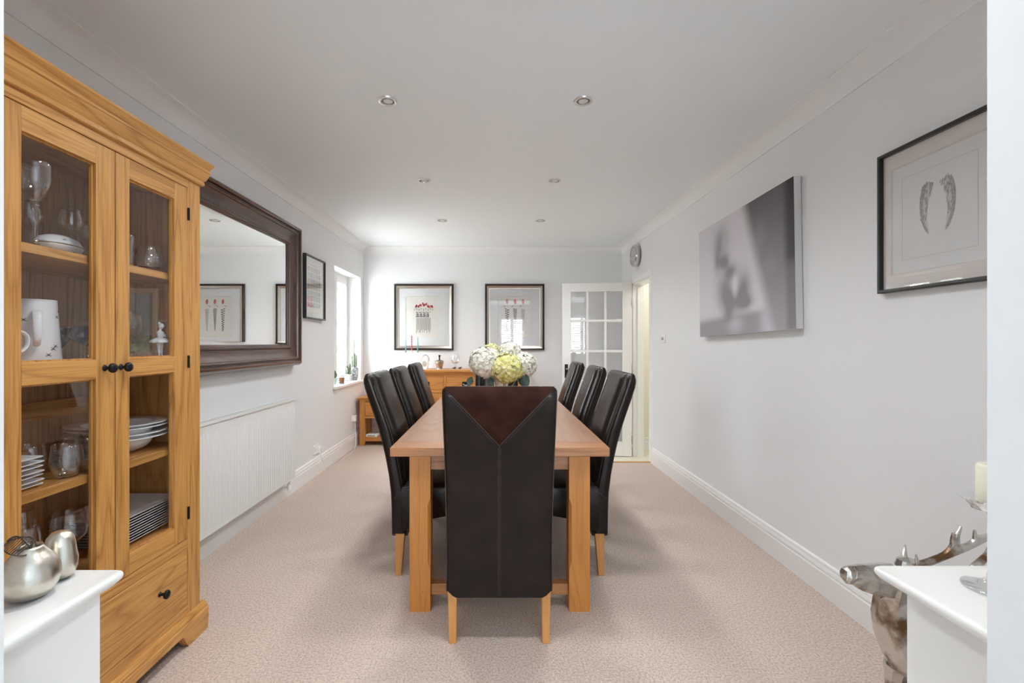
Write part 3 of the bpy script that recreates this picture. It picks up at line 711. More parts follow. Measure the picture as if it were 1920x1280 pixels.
# small framed collage on the left wall
blk = [(0, .001), (0, .030), (.003, .032), (.012, .032), (.014, .028), (.014, .001)]
t, y = picture('small black-framed collage of little sketches between the mirror and the window', (XL, 4.455, 1.49), radians(90), .49, .585, blk, (blackf, greyf), matw, (-.175, .175, .07, .50), paper)
MB().box(-.245, .245, -.034, -.0325, 0, .012).build('frame_lower_edge', greyf, t)
cols = [mat('sketch_tone_%s' % n, c_, .85) for n, c_ in (('grey', (.42, .42, .40)), ('teal', (.40, .50, .52)), ('sand', (.55, .49, .38)), ('rose', (.55, .30, .36)), ('slate', (.22, .23, .24)))]
rr = random.Random(11); bl = [MB() for _ in cols]
for r_ in range(7):
    for c_ in range(5):
        x = -.165+c_*.066; z = .44-r_*.055; k = (r_+c_*2) % 3 if r_ < 5 else (1 if c_ > 1 else 3)
        bl[k].box(x+.003, x+.060, y-.0006, y-.0003, z, z+.046)
        for q in range(5): ell(bl[4], x+rr.uniform(.01, .05), z+rr.uniform(.006, .040), rr.uniform(.002, .008), .0018, y-.0008, rr.uniform(0, 3), 6)
for k, z in enumerate((.30, .19)): line(bl[4], (-.17, z+.02), (.17, z+.02), .005, y-.0009)
for b_, c_, n in zip(bl, cols, ('grey', 'teal', 'sand', 'rose', 'dark')): b_.build('printed_sketches', c_, t)
# wings
t, y = picture('black-framed print of a pair of silver angel wings', (XR, 1.755, 1.475), radians(-90), .50, .582, blk, (blackf, greyf), matb, (-.195, .195, .075, .505), mat('white_art_paper', (.72, .72, .72), .9))
silv = mat('silver_wing_ink', (.36, .36, .36), .5, var=(170, (.24, .24, .24), .45, .6))
m = MB()
for a_, b_ in (((-.150, .125), (.150, .125)), ((.150, .125), (.150, .455)), ((.150, .455), (-.150, .455)), ((-.150, .455), (-.150, .125))): line(m, a_, b_, .0012, y-.0002)
m.build('printed_border', pale, t)
washm = mat('pale_wing_wash', (.58, .58, .58), .8)
for s in (-1, 1):
    m = MB(); rr = random.Random(5)
    # spine of the wing: shoulder at the top, sweeping out and then down to a pointed tip
    def spine(u): return (s*(.036+.030*sin(u*pi*.72)-.030*u*u), .405-.205*u)
    pts = [spine(i/14*.95) for i in range(15)]
    wq = lambda i: (1-i/15)**.6*(.25+.75*smoothstep(-.5, 3, i)); ol = [(x+s*.023*wq(i), z+.006*(i < 2)) for i, (x, z) in enumerate(pts)]+[(x-s*.025*wq(i), z-.004) for i, (x, z) in reversed(list(enumerate(pts)))]
    mw = MB()
    for i in range(14):
        a, b_, c2, d = ol[i], ol[i+1], ol[28-i], ol[29-i]; mw.poly([a, b_, c2, d], y-.00012, .0001)
    mw.build('printed_wing_wash', washm, t)
    for i in range(26):                             # long flight feathers hanging from the outer edge
        u = i/25; x, z = spine(u*.80); off = s*(.026*(1-u)**.6*(1 if i % 2 else .5)); L_ = .062-.022*u
        an = s*(.30-.62*u); ell(m, x+off*.7+sin(an)*L_*.4, z-L_*.45, .0030, L_*.5, y-.0003-.00002*i, an, 8)
    for i in range(70):                             # short coverts
        u = rr.random()**1.3*.62; x, z = spine(u); w_ = .024*(1-u*.9); q = rr.uniform(-1, 1)
        ell(m, x+q*w_, z-.004-.012*abs(q), .0023, .0075, y-.0010-.00001*i, s*(.3*q-.2), 6)
    m.build('printed_wing', silv, t)
# canvas print (soft, out-of-focus picture): colours held per vertex
t = thing('canvas_print', 'large unframed canvas with a soft blurred grey photograph', 'picture', (XR-.003, 3.125, 1.742), rot=(0, radians(-1.4), radians(-90)))
CWd, CHt, CD = .592, .415, .040
MB().box(-CWd, CWd, -CD, 0, -CHt, CHt).build('canvas_body', mat('white_canvas_edge', (.72, .72, .73), .8), t, bevel=.004)
me = bpy.data.meshes.new('canvas_face'); nx, nz = 72, 52; vs = []; cs = []
def g(u, v, cu, cv, su, sv, a=0):
    du, dv = u-cu, v-cv; p = du*cos(a)+dv*sin(a); q = -du*sin(a)+dv*cos(a); return math.exp(-(p/su)**2-(q/sv)**2)
for j in range(nz+1):
    for i in range(nx+1):
        u, v = i/nx, j/nz; vs.append((-CWd+.001+2*(CWd-.001)*u, -CD-.0012, -CHt+.001+2*(CHt-.001)*v))
        L_ = .66+.05*u
        edge = .56+.40*(1-v)*.62                                   # the dark wedge down the right side
        k = smoothstep(edge-.05, edge+.07, u); L_ = L_*(1-k)+k*(.13+.27*(1-v)+.07*g(u, v, .72, .72, .05, .12)+.05*g(u, v, .80, .48, .06, .08))
        L_ *= 1-.80*smoothstep(.90, .965, u)*smoothstep(.38, .5, v)*.9
        L_ *= 1-.35*smoothstep(.91, .96, u)*(1-smoothstep(.38, .5, v))
        fig = .42*g(u, v, .30, .80, .085, .13)-.16*g(u, v, .33, .80, .03, .06)+.55*g(u, v, .34, .62, .06, .06)+.44*g(u, v, .42, .52, .07, .06)+.38*g(u, v, .34, .40, .10, .12)
        fig += .5*g(u, v, .42, .27, .12, .10)+.42*g(u, v, .56, .36, .07, .13)+.45*g(u, v, .57, .24, .07, .05)+.30*g(u, v, .25, .64, .04, .10)+.25*g(u, v, .38, .17, .06, .05)-.34*g(u, v, .46, .38, .03, .10)
        L_ *= 1-.95*min(.62, 1.35*max(0, fig))
        fl = (1-smoothstep(.10+.04*u, .19, v))*(1-smoothstep(.66, .82, u)); L_ *= 1-.50*fl*(1-.6*g(u, v, .46, .08, .08, .07))
        L_ = max(.012, L_); cs += [L_*1.0, L_*.965, L_*1.04, 1]
fs = [(j*(nx+1)+i, j*(nx+1)+i+1, (j+1)*(nx+1)+i+1, (j+1)*(nx+1)+i) for j in range(nz) for i in range(nx)]
me.from_pydata(vs, [], fs); ca = me.color_attributes.new('picture', 'FLOAT_COLOR', 'POINT'); ca.data.foreach_set('color', cs)
for p in me.polygons: p.use_smooth = True
mm = mat('printed_canvas', (.5, .5, .5), .75); nt = mm.node_tree; at = nt.nodes.new('ShaderNodeAttribute'); at.attribute_name = 'picture'; nt.links.new(at.outputs['Color'], nt.nodes['Principled BSDF'].inputs['Base Color'])
me.materials.append(mm); o = bpy.data.objects.new('canvas_face', me); COL.objects.link(o); o.parent = t

# ------------------------------------------------------------------ radiator
t = thing('radiator', 'long white ribbed radiator on the wall below the mirror', 'radiator', (XL+.003, 2.97, 0), radians(90))
RX, z0, z1 = .84, .172, .815
m = MB(); pitch = .0335; n = int(2*(RX-.02)/pitch); rs = []
top = []; 
xs = []; x = -RX+.02
while x < RX-.02:
    xs += [(x, 0), (x+.012, 0), (x+.017, .007), (x+.0285, .007)]; x += pitch
xs.append((RX-.018, 0))
def row(z, k): return [(x, -.100-d*k, z) for x, d in xs]
rows = [row(z0, 0), row(z0+.028, 0), row(z0+.045, 1), row(z1-.075, 1), row(z1-.058, 0), row(z1-.012, 0)]
nn = len(xs)
m.add([p for r in rows for p in r], [(a*nn+b, a*nn+b+1, (a+1)*nn+b+1, (a+1)*nn+b) for a in range(len(rows)-1) for b in range(nn-1)])
m.box(-RX+.012, RX-.012, -.0995, -.088, z0, z1-.012)
m.build('front_panel', radm, t, smooth=True, auto=30)
m = MB(); m.box(-RX, -RX+.012, -.103, -.03, z0-.003, z1).box(RX-.012, RX, -.103, -.03, z0-.003, z1); m.build('side_cover', radm, t, bevel=.003)
m = MB(); m.box(-RX, RX, -.106, -.098, z1-.012, z1+.004).box(-RX, RX, -.036, -.030, z1-.012, z1+.004)
k = -RX+.01
while k < RX: m.box(k, k+.004, -.1, -.034, z1-.010, z1); k += .022
m.build('top_grille', radm, t)
MB().box(-RX+.02, RX-.02, -.048, -.036, z0, z1-.02).build('back_panel', radm, t)
m = MB(); 
for x in (-.6, .6): m.box(x-.02, x+.02, -.036, 0, .3, .72)
m.build('wall_bracket', radm, t)
m = MB(); m.tube([(RX-.035, -.07, z0+.01), (RX-.035, -.07, .12), (RX-.035, -.05, .10), (RX-.035, -.0255, .10)], .010, 10); m.lathe([(.001, 0), (.016, 0), (.018, .006), (.018, .04), (.014, .048), (.001, .048)], (RX-.035, -.07, .085), 14)
m.build('valve', plast, t, smooth=True, auto=40)

# ------------------------------------------------------------------ sockets, switch, cable
t = thing('wall_socket', 'white double socket low on the wall beside the radiator', 'socket', (XL, 4.52, .245), radians(90))
MB().box(-.073, .073, -.009, 0, -.043, .043).build('face_plate', plast, t, bevel=.003)
m = MB(); m.box(-.055, -.037, -.0115, -.009, .012, .026).box(.037, .055, -.0115, -.009, .012, .026); m.build('rocker', plast, t, bevel=.001)
m = MB()
for sx in (-.035,):
    for u, v, a, b in ((0, .008, .002, .004), (-.011, -.012, .004, .002), (.011, -.012, .004, .002)): m.box(sx+u-a, sx+u+a, -.0096, -.0088, v-b, v+b)
m.build('pin_holes', blackm, t)
t = thing('plug', 'white plug in the double socket, its lead trailing to the side table', 'plug', (XL+.009, 4.557, .235), radians(90))
MB().taper((-.022, .022, -.032, 0), -.026, (-.020, .020, -.028, 0), .024).build('plug_body', plast, t, bevel=.005)
pts = [(0, -.020, -.026), (.01, -.03, -.09), (.05, -.05, -.175), (.12, -.06, -.226), (.25, -.055, -.231), (.42, -.075, -.231), (.62, -.05, -.231), (.80, -.065, -.231), (.95, -.05, -.231), (1.07, -.040, -.215), (1.118, -.032, -.10), (1.123, -.022, .086)]
def smooth_path(p, k=6):
    p = [Vector(q) for q in p]; out = []
    for i in range(len(p)-1):
        a, b, c_, d = p[max(i-1, 0)], p[i], p[i+1], p[min(i+2, len(p)-1)]
        for j in range(k):
            u = j/k; out.append(.5*((2*b)+(c_-a)*u+(2*a-5*b+4*c_-d)*u*u+(3*b-a-3*c_+d)*u**3))
    return out+[p[-1]]
MB().tube(smooth_path(pts), .0038, 8).build('lead', plast, t, smooth=True)
t = thing('wall_socket', 'white wall socket with an adaptor beside the little oak side table', 'socket', (XL, 5.68, .36), radians(90))
MB().box(-.043, .043, -.009, 0, -.043, .043).build('face_plate', plast, t, bevel=.003)
MB().box(-.028, .028, -.045, -.009, -.04, .03).build('adaptor', plast, t, bevel=.006)
t = thing('light_switch', 'square white light switch on the wall beside the doorway', 'switch', (XR, 4.62, 1.31), radians(-90))
MB().box(-.043, .043, -.009, 0, -.043, .043).build('face_plate', plast, t, bevel=.003)
MB().lathe([(.001, 0), (.015, 0), (.015, .010), (.012, .014), (.001, .014)], (0, -.009, 0), 20, M=Matrix.Rotation(pi/2, 4, 'X')).build('dimmer_knob', chrome, t, smooth=True, auto=40)

# ------------------------------------------------------------------ wall clock
t = thing('wall_clock', 'round chrome wall clock high above the doorway', 'clock', (XR, 5.46, 2.277), radians(-90))
Mx = Matrix.Rotation(pi/2, 4, 'X')
MB().lathe([(.001, .0), (.105, 0), (.118, .010), (.124, .030), (.124, .052), (.118, .064), (.108, .064), (.104, .054), (.100, .050), (.001, .050)], seg=48, M=Mx).build('case', chrome, t, smooth=True, auto=40)
MB().lathe([(.001, .0505), (.1, .0505), (.1, .052), (.001, .052)], seg=48, M=Mx).build('dial', mat('silver_dial', (.45, .45, .46), .3, metal=.5), t)
m = MB()
for i in range(12):
    a = i*pi/6; m.box(-.003, .003, -.0535, -.0522, .080, .095) if False else line(m, (.078*sin(a), .078*cos(a)), (.094*sin(a), .094*cos(a)), .005, -.0532)
m.build('hour_marks', blackm, t)
m = MB(); line(m, (0, -.01), (.001, .062), .006, -.0540); line(m, (.01, 0), (-.085, .004), .004, -.0550); m.build('hands', blackm, t)
MB().lathe([(.001, .060), (.112, .060), (.112, .0615), (.001, .0615)], seg=48, M=Mx).build('glass_cover', picg, t)

# ------------------------------------------------------------------ glazed door, hinged on the right wall and standing open
DW, DH = .826, 2.085; dn = thing('door_1', None, None, (1.637, 5.655, PZ+.008), radians(180-6.8)); dn['kind'] = 'structure'
# local: x from hinge (0) towards the free edge, front faces +y (towards the room)
T = .036; px = [.105, .105+.178, .105+.178+.028, .105+.178*2+.028, .105+.178*2+.056]
lw = (DW-.215-2*.028)/3
cols_x = [(.110+i*(lw+.028), .110+i*(lw+.028)+lw) for i in range(3)]
zt = DH-.105; lh = .338; rows_z = [(zt-(i+1)*lh-i*.030, zt-i*lh-i*.030) for i in range(5)]
m = MB(); m.box(0, .110, 0, T, 0, DH).box(DW-.105, DW, 0, T, 0, DH); m.box(.110, DW-.105, 0, T, zt, DH).box(.110, DW-.105, 0, T, 0, rows_z[-1][0])
m.build('door_frame', trimm, dn, bevel=.003)
m = MB()
for i in range(2): m.box(cols_x[i][1], cols_x[i+1][0], .004, T-.004, rows_z[-1][0], zt)
for i in range(4): m.box(.110, DW-.105, .0041, T-.0041, rows_z[i+1][1], rows_z[i][0])
m.build('glazing_bars', trimm, dn, bevel=.005)
for a, b in cols_x:
    for z0_, z1_ in rows_z:
        MB().box(a-.004, b+.004, .016, .020, z0_-.004, z1_+.004).build('glass_pane', picg, dn)
hd = MB(); hd.box(DW-.070, DW-.030, T, T+.007, .93, 1.10); hp = hd.build('door_handle_plate', blackm, dn, bevel=.003)
MB().tube([(DW-.05, T+.007, 1.045), (DW-.05, T+.045, 1.045), (DW-.06, T+.052, 1.045), (DW-.15, T+.050, 1.042)], [.008, .008, .008, .006], 10).build('door_handle', chrome, hp, smooth=True, auto=50)
for z in (.2, 1.04, 1.85):
    MB().tube([(-.003, T+.002, z-.05), (-.003, T+.002, z+.05)], .006, 8).build('door_hinge', chrome, dn, smooth=True, auto=50)

# ------------------------------------------------------------------ recessed downlights
pos = [(-.557, 2.43, 'in the pair nearest the opening, cabinet side'), (.455, 2.43, 'in the pair nearest the opening, canvas side'), (-.551, 3.62, 'in the middle pair, mirror side'), (.457, 3.62, 'in the middle pair, canvas side'), (-.545, 4.80, 'in the pair nearest the sideboard, window side'), (.458, 4.80, 'in the pair nearest the sideboard, doorway side'), (-.56, 1.25, 'one above the frame on the left'), (.455, 1.25, 'one above the frame on the right')]
d0 = thing('recessed_downlight', 'x', 'downlight', (0, 0, ZC))
pr = [(.033, -.001), (.034, -.005), (.040, -.007), (.048, -.005), (.050, 0), (.033, 0)]
seg = 36; MB().rings([[(r*cos(2*pi*q/seg), r*sin(2*pi*q/seg), z-.0006) for q in range(seg)] for r, z in pr], closed=True).build('trim_ring', mat('satin_white_metal', (.70, .70, .70), .25, metal=.55), d0, smooth=True, auto=50)
MB().lathe([(.001, -.0015), (.033, -.0015), (.033, -.0005), (.001, -.0005)], seg=30).build('recess_shade_disc', mat('painted_recess_shade', (.06, .06, .06), .4), d0)  # flat dark disc paints the shade inside the fitting
MB().lathe([(.001, -.0055), (.018, -.0052), (.024, -.0035), (.026, -.002), (.001, -.0018)], (0, .004, 0), seg=24).build('lamp_lens', mat('frosted_lens', (.7, .7, .68), .2), d0, smooth=True)
for i, (x, y_, s) in enumerate(pos[:6]):
    o = d0 if i == 0 else copy_tree(d0)
    o.location = (x, y_, ZC); o['label'] = 'small recessed ceiling downlight %s' % s; o['group'] = 'recessed downlights in the ceiling'

for x, y_, s in pos:  # fill spots added to brighten the floor; the last pair has no fitting
    l = bpy.data.lights.new('downlight_fill', 'SPOT'); l.energy = DOWN; l.spot_size = radians(150); l.spot_blend = .9; l.shadow_soft_size = .11; l.color = (.97, .985, 1)
    o = bpy.data.objects.new('downlight_fill', l); COL.objects.link(o); o.location = (x, y_, ZC-.02)
# ------------------------------------------------------------------ dining table
TX, TW, TY0, TY1, TZ = .020, .503, 2.146, 4.56, .787
t = thing('dining_table', 'long oak dining table with square legs in the middle of the room', 'table', (TX, (TY0+TY1)/2, 0))
ty = (TY1-TY0)/2
m = MB(); be = .13
m.box(-TW, TW, -ty+be, ty-be, TZ-.042, TZ).build('tabletop', taby, t, bevel=.004)
for s in (-1, 1): MB().box(-TW, TW, s*(ty-be+.0008), s*ty, TZ-.042, TZ).build('breadboard_end', tabx, t, bevel=.004)
for s in (-1, 1): MB().box(-.33, .33, s*(ty-.085), s*(ty-.110), .664, TZ-.042).build('apron', tabx, t, bevel=.002)
for s in (-1, 1): MB().box(s*.395, s*.37, -ty+.15, ty-.15, .664, TZ-.042).build('apron', taby, t, bevel=.002)
for s in (-1, 1):
    for e in (-1, 1):
        x0, x1 = (s*.3265 if s > 0 else -.425), (.425 if s > 0 else -.3265)
        y0, y1 = (-ty+.064, -ty+.162) if e < 0 else (ty-.162, ty-.064)
        m = MB(); ch = .013                                  # leg with stopped chamfers on the inner edge
        xi, xo = (x0, x1) if s > 0 else (x1, x0); yi, yo = (y1, y0) if e < 0 else (y0, y1)
        sx = 1 if s > 0 else -1; sy = -1 if e < 0 else 1
        def ring(z, c1, c2):
            c1 = max(c1, .0008); c2 = max(c2, .0008)
            return [(xo, yo, z), (xi+sx*c1, yo, z), (xi, yo-sy*c1, z), (xi, yi+sy*c2, z), (xi+sx*c2, yi, z), (xo, yi, z)]
        m.rings([ring(0, 0, 0), ring(.20, 0, 0), ring(.235, ch, ch), ring(.50, ch, ch), ring(.535, 0, 0), ring(TZ-.042, 0, 0)])
        l = m.build('leg', tabz, t, bevel=.0025)
        p = MB().lathe([(.001, 0), (.004, 0), (.004, .0008), (.001, .001)], ((x0+x1)/2+s*-.012, yo+(-.0002 if e < 0 else .0002), .095), 10, M=Matrix.Rotation(pi/2*(1 if e < 0 else -1), 4, 'X'))
        p.build('peg', tabx, l)
for e in (-1, 1): MB().box(-.3265, .3265, e*(ty-.090), e*(ty-.138), .066, .119).build('stretcher', tabx, t, bevel=.003)

# ------------------------------------------------------------------ leather dining chairs (front = +y, back leans to -y)
REAR = [(.19, 0), (.245, -.001), (.435, .003), (.56, .018), (.664, .038), (.74, .056), (.80, .073), (.87, .096), (.94, .121), (1.0, .141), (1.05, .156), (1.10, .168)]
THK = [(.19, .080), (.30, .082), (.45, .078), (.55, .070), (.8, .068), (1.10, .060)]
HWD = .224; TOPZ = 1.098
def back_ring(x, f, bulge):
    # side profile at station x; f = shrink at the rounded edges, bulge = padding of the front
    pts = []
    zs = [.205, .23, .27, .33, .40, .47, .54, .60, .66, .72, .78, .84, .90, .96, 1.01, 1.045]
    zs = [.205+(z-.205) for z in zs]
    low = .028*smoothstep(HWD-.045, HWD, abs(x))
    for z in zs: pts.append((x, -interp(REAR, z)+f, z+low*(z < .21)+low*.25*(.21 < z < .235)))
    # rounded top
    z = 1.045; yb = -interp(REAR, z)+f; yf = -interp(REAR, z)+interp(THK, z)-f+bulge; cy = (yb+yf)/2; ry = (yf-yb)/2
    for a in (25, 50, 75, 105, 130, 155): 
        aa = radians(a); pts.append((x, cy-.006*sin(aa)-ry*cos(aa), z+(TOPZ-z-f*.9)*sin(aa)))
    for z in reversed(zs):
        k = smoothstep(.42, .58, z); pts.append((x, -interp(REAR, z)+interp(THK, z)-f+bulge*k, z+low*(z < .21)+low*.25*(.21 < z < .235)))
    return pts
def make_chair():
    t = thing('dining_chair', 'x', 'chair', (0, 0, 0))
    st = []
    E = HWD
    for x, f in ((-E, .022), (-E+.002, .014), (-E+.007, .006), (-E+.015, .0015), (-E+.03, 0)): st.append((x, f, 0))
    for x, b in ((-.180, .003), (-.162, -.002), (-.158, -.006), (-.1555, .004), (-.149, .012), (-.11, .016), (-.04, .018)): st.append((x, 0, b))
    st += [(-x, f, b) for x, f, b in reversed(st)]
    m = MB().rings([back_ring(*s) for s in st]); m.build('backrest', leather, t, smooth=True, auto=62)
    # seat with a padded top and skirt
    m = MB(); rs = []
    y0, y1 = .055, .470
    prof = [(y0, .235), (y0+.05, .262), (.2, .305), (.33, .330), (y1-.03, .335), (y1-.008, .337), (y1, .345), (y1+.002, .40), (y1, .455), (y1-.012, .476), (y1-.03, .484), (.3, .492), (.18, .490), (y0, .485)]
    for x, f in ((-E, .014), (-E+.003, .007), (-E+.010, .001), (-E+.02, 0), (-.1, -.004), (.1, -.004), (E-.02, 0), (E-.010, .001), (E-.003, .007), (E, .014)):
        cz = .41; rs.append([(x, y if y < .06 else y-f*.8*(1 if y > .4 else 0), z-f*(1 if z > cz else -1)*.9) for y, z in prof])
    st_ = m.rings(rs).build('seat', leather, t, smooth=True, auto=62)
    # seam lines
    m = MB()
    for s in (-1, 1):
        m.tube([(s*(E+.0004), .455, .47), (s*(E+.0004), .30, .474), (s*(E+.0004), .085, .470)], .0018, 5)
    m.build('piping', thread, st_, smooth=True)
    m = MB()
    for s in (-1, 1):
        pts = [(s*(E-.004), -interp(REAR, z)+.0052, z) for z in (.23, .35, .45, .55, .64, .72, .80, .88, .96, 1.03)]
        m.tube(pts, .0018, 5)
        pts = [(s*(E-.004), -interp(REAR, z)+interp(THK, z)-.0045, z) for z in (.50, .58, .66, .74, .82, .90, .98, 1.035)]
        m.tube(pts, .0018, 5)
        # diagonal seam where the back meets the seat
        m.tube([(s*(E+.0004), .012, .425), (s*(E+.0004), .04, .445), (s*(E+.0004), .078, .47)], .0016, 5)
    # V seam and centre seam of the rear
    z_ap, z_top, hw = .857, 1.062, .183
    for s in (-1, 1):
        pts = []
        for i in range(13):
            u = i/12; z = z_ap+(z_top-z_ap)*u; pts.append((s*hw*u, -interp(REAR, z)-.0012, z))
        m.tube(pts, .0017, 5)
        pts = [(p[0]+s*.007, p[1]+.0004, p[2]-.004) for p in pts[1:]]; m.tube(pts, .0008, 4)
    m.tube([(0, -interp(REAR, z)-.0004, z) for z in (.212, .3, .4, .5, .58, .66, .74, .80, z_ap)], .0013, 5)
    for s in (-1, 1): m.tube([(s*.006, -interp(REAR, z)-.0002, z) for z in (.212, .3, .4, .5, .58, .66, .74, .80, z_ap-.01)], .0007, 4)
    m.build('stitching', thread, t, smooth=True)
    # suede triangle draped over the upper rear, following the curve
    m = MB(); rows = []; nn = 16
    zlist = [z_ap+(z_top-z_ap)*i/14 for i in range(15)]
    for i, z in enumerate(zlist):
        hwz = max(hw*(z-z_ap)/(z_top-z_ap), .0015); rows.append([(hwz*(2*k/nn-1), -interp(REAR, z)-.0011, z) for k in range(nn+1)])
    # over the rounded top
    zb = 1.045; yb = -interp(REAR, zb); yf = yb+interp(THK, zb); cy, ry = (yb+yf)/2, (yf-yb)/2
    for a in (35, 55, 75): 
        aa = radians(a); zr = zb+(TOPZ-zb)*sin(aa); rows.append([((hw*(zr-z_ap)/(z_top-z_ap) if aa < 1.2 else .212)*(2*k/nn-1), cy-.006*sin(aa)-(ry+.0012)*cos(aa), zb+(TOPZ-zb+.0012)*sin(aa)) for k in range(nn+1)])
    W = nn+1; fs = [(i*W+k, i*W+k+1, (i+1)*W+k+1, (i+1)*W+k) for i in range(len(rows)-1) for k in range(nn)]
    m.add([p for r in rows for p in r], fs); m.build('suede_panel', suede, t, smooth=True)
    for s in (-1, 1):
        xo, xi = s*.213, s*.181
        a, b = min(xo, xi), max(xo, xi)
        MB().taper((a, b, .020, .053), 0, (a-.004, b+.004, .022, .074), .262).build('leg', legw, t, bevel=.003)
        MB().taper((a, b, .405, .437), 0, (a-.004, b+.004, .400, .446), .345).build('leg', legw, t, bevel=.003)
    return t
ch0 = make_chair()
spots = [((.016, 1.954), 0, 'leather dining chair seen from behind, brown suede V across its back', 0),
         ((-.565, 2.765), -90, 'leather chair on the mirror side of the table, nearest the oak display cabinet', 0),
         ((-.560, 3.33), -90, 'leather chair in the middle of the row on the mirror side of the table', 0),
         ((-.553, 3.965), -90, 'leather chair on the mirror side of the table, closest to the sideboard', 0),
         ((.613, 2.765), 90, 'leather chair on the doorway side of the table, closest to the canvas picture', 0),
         ((.607, 3.42), 90, 'leather chair in the middle of the row on the doorway side of the table', 0),
         ((.597, 4.16), 90, 'leather chair on the doorway side of the table, closest to the glazed door', 0),
         ((.012, 4.87), 180, 'leather chair at the sideboard end of the table, behind the flower vase', 0)]
for i, ((x, y), rz, lab, _) in enumerate(spots):
    o = ch0 if i == 0 else copy_tree(ch0)
    o.location = (x, y, 0); o.rotation_euler.z = radians(rz); o['label'] = lab; o['group'] = 'leather chairs around the dining table'

# ------------------------------------------------------------------ sideboard
SX0, SX1, SYF, SH = -1.15, .43, 5.72, .937
cx = (SX0+SX1)/2; t = thing('sideboard', 'long oak sideboard with black drop handles against the back wall', 'sideboard', (cx, SYF, 0)); hw = (SX1-SX0)/2; dp = YB-.022-SYF
MB().box(-hw, hw, -.0, dp, SH-.028, SH).build('top', sidx, t, bevel=.005)
pr = [(-.012, SH-.028), (-.016, SH-.040), (-.026, SH-.052), (-.030, SH-.075), (-.05, SH-.075), (-.05, SH-.028)]
MB().rings(ring_prism(pr, -hw, hw, 0, dp-.002)).build('moulding', sidx, t, smooth=True, auto=30)
bw = hw-.03
m = MB(); m.box(-bw, bw, .045, dp-.003, .06, SH-.0285); m.build('body', sidx, t)
m = MB()
xs = [-bw, -bw+.045, -.275, -.245, .245, .275, bw-.045, bw]
for i in range(0, 8, 2): m.box(xs[i], xs[i+1], .030, .045, 0 if i in (0, 6) else .06, SH-.075)
m.build('face_stile', sidz, t, bevel=.002)
for i in range(1, 7, 2):
    for a, b in ((.655, .690), (.10, .13), (SH-.088, SH-.0755)): MB().box(xs[i], xs[i+1], .0305, .045, a, b).build('face_rail', sidx, t, bevel=.0015)
def drop_handle(par, x, z):
    m = MB().box(x-.048, x+.048, .024, .031, z-.028, z+.028); pl_ = m.build('handle_plate', blackm, par, bevel=.002)
    pts = [(x+.034*cos(a), .018-.003*sin(-a), z+.006+.022*sin(a)) for a in [pi+i*pi/8 for i in range(9)]]
    MB().tube(pts, .0035, 8).build('handle', chrome, pl_, smooth=True)
for i in range(1, 7, 2):
    a, b = xs[i], xs[i+1]
    d_ = MB().box(a+.003, b-.003, .028, .046, .693, SH-.091).build('drawer', sidx, t, bevel=.002)
    drop_handle(d_, (a+b)/2, .765)
    d_ = MB(); d_.box(a+.003, a+.065, .028, .046, .133, .652).box(b-.065, b-.003, .028, .046, .133, .652).box(a+.065, b-.065, .028, .046, .585, .652).box(a+.065, b-.065, .028, .046, .133, .20).box(a+.065, b-.065, .034, .046, .20, .585)
    o = d_.build('door', sidz, t, bevel=.002); drop_handle(o, b-.034 if i < 5 else a+.034, .43) if False else MB().lathe([(.001, 0), (.012, 0), (.006, .008), (.014, .018), (.001, .024)], (b-.034 if i < 5 else a+.034, .028, .43), 14, M=Matrix.Rotation(pi/2, 4, 'X')).build('knob', blackm, o, smooth=True)

# ------------------------------------------------------------------ side table
t = thing('side_table', 'small oak side table with a drawer and low shelf under the window corner', 'table', (-1.46, 5.78, 0)); hw, dp = .215, .33
MB().box(-hw-.02, hw+.02, -.02, dp+.01, .568, .594).build('top', sidx, t, bevel=.005)
for s in (-1, 1):
    for a, b in ((0, .058), (dp-.05, dp)):
        m = MB().taper((s*hw-(.066 if s > 0 else 0)+(.008 if s > 0 else 0)-(0 if s > 0 else 0), s*hw+(0 if s > 0 else .058), a, b), 0, (s*hw-(.066 if s > 0 else 0), s*hw+(0 if s > 0 else .066), a, b), .04)
        m.box(s*hw-(.066 if s > 0 else 0), s*hw+(0 if s > 0 else .066), a, b, .04, .568); m.build('leg', sidz, t, bevel=.003)
m = MB(); m.box(-hw+.066, hw-.066, .006, .03, .543, .568).box(-hw+.066, hw-.066, .006, .03, .337, .366).box(-hw+.01, -hw+.03, .058, dp-.05, .337, .568).box(hw-.03, hw-.01, .058, dp-.05, .337, .568).box(-hw+.066, hw-.066, dp-.03, dp-.01, .337, .568); m.build('apron', sidx, t, bevel=.002)
d_ = MB().box(-hw+.069, hw-.069, .004, .30, .370, .539).build('drawer', sidx, t, bevel=.002)
MB().lathe([(.001, 0), (.011, 0), (.005, .007), (.013, .016), (.001, .022)], (0, .004, .455), 14, M=Matrix.Rotation(pi/2, 4, 'X')).build('knob', blackm, d_, smooth=True)
MB().box(-hw+.03, hw-.03, .012, dp-.012, .085, .104).build('shelf', sidx, t, bevel=.002)
MB().box(-hw+.066, hw-.066, .010, .03, .054, .0849).build('shelf_rail', sidx, t, bevel=.002)
t = thing('router_box', 'flat white box lying on the low shelf of the side table', 'box', (-1.53, 5.87, .104), radians(-8))
MB().taper((-.075, .075, -.06, .06), 0, (-.07, .07, -.055, .055), .032).build('case', plast, t, bevel=.004)
MB().box(-.05, .05, -.0605, -.0585, .010, .018).build('front_slot', greyf, t)

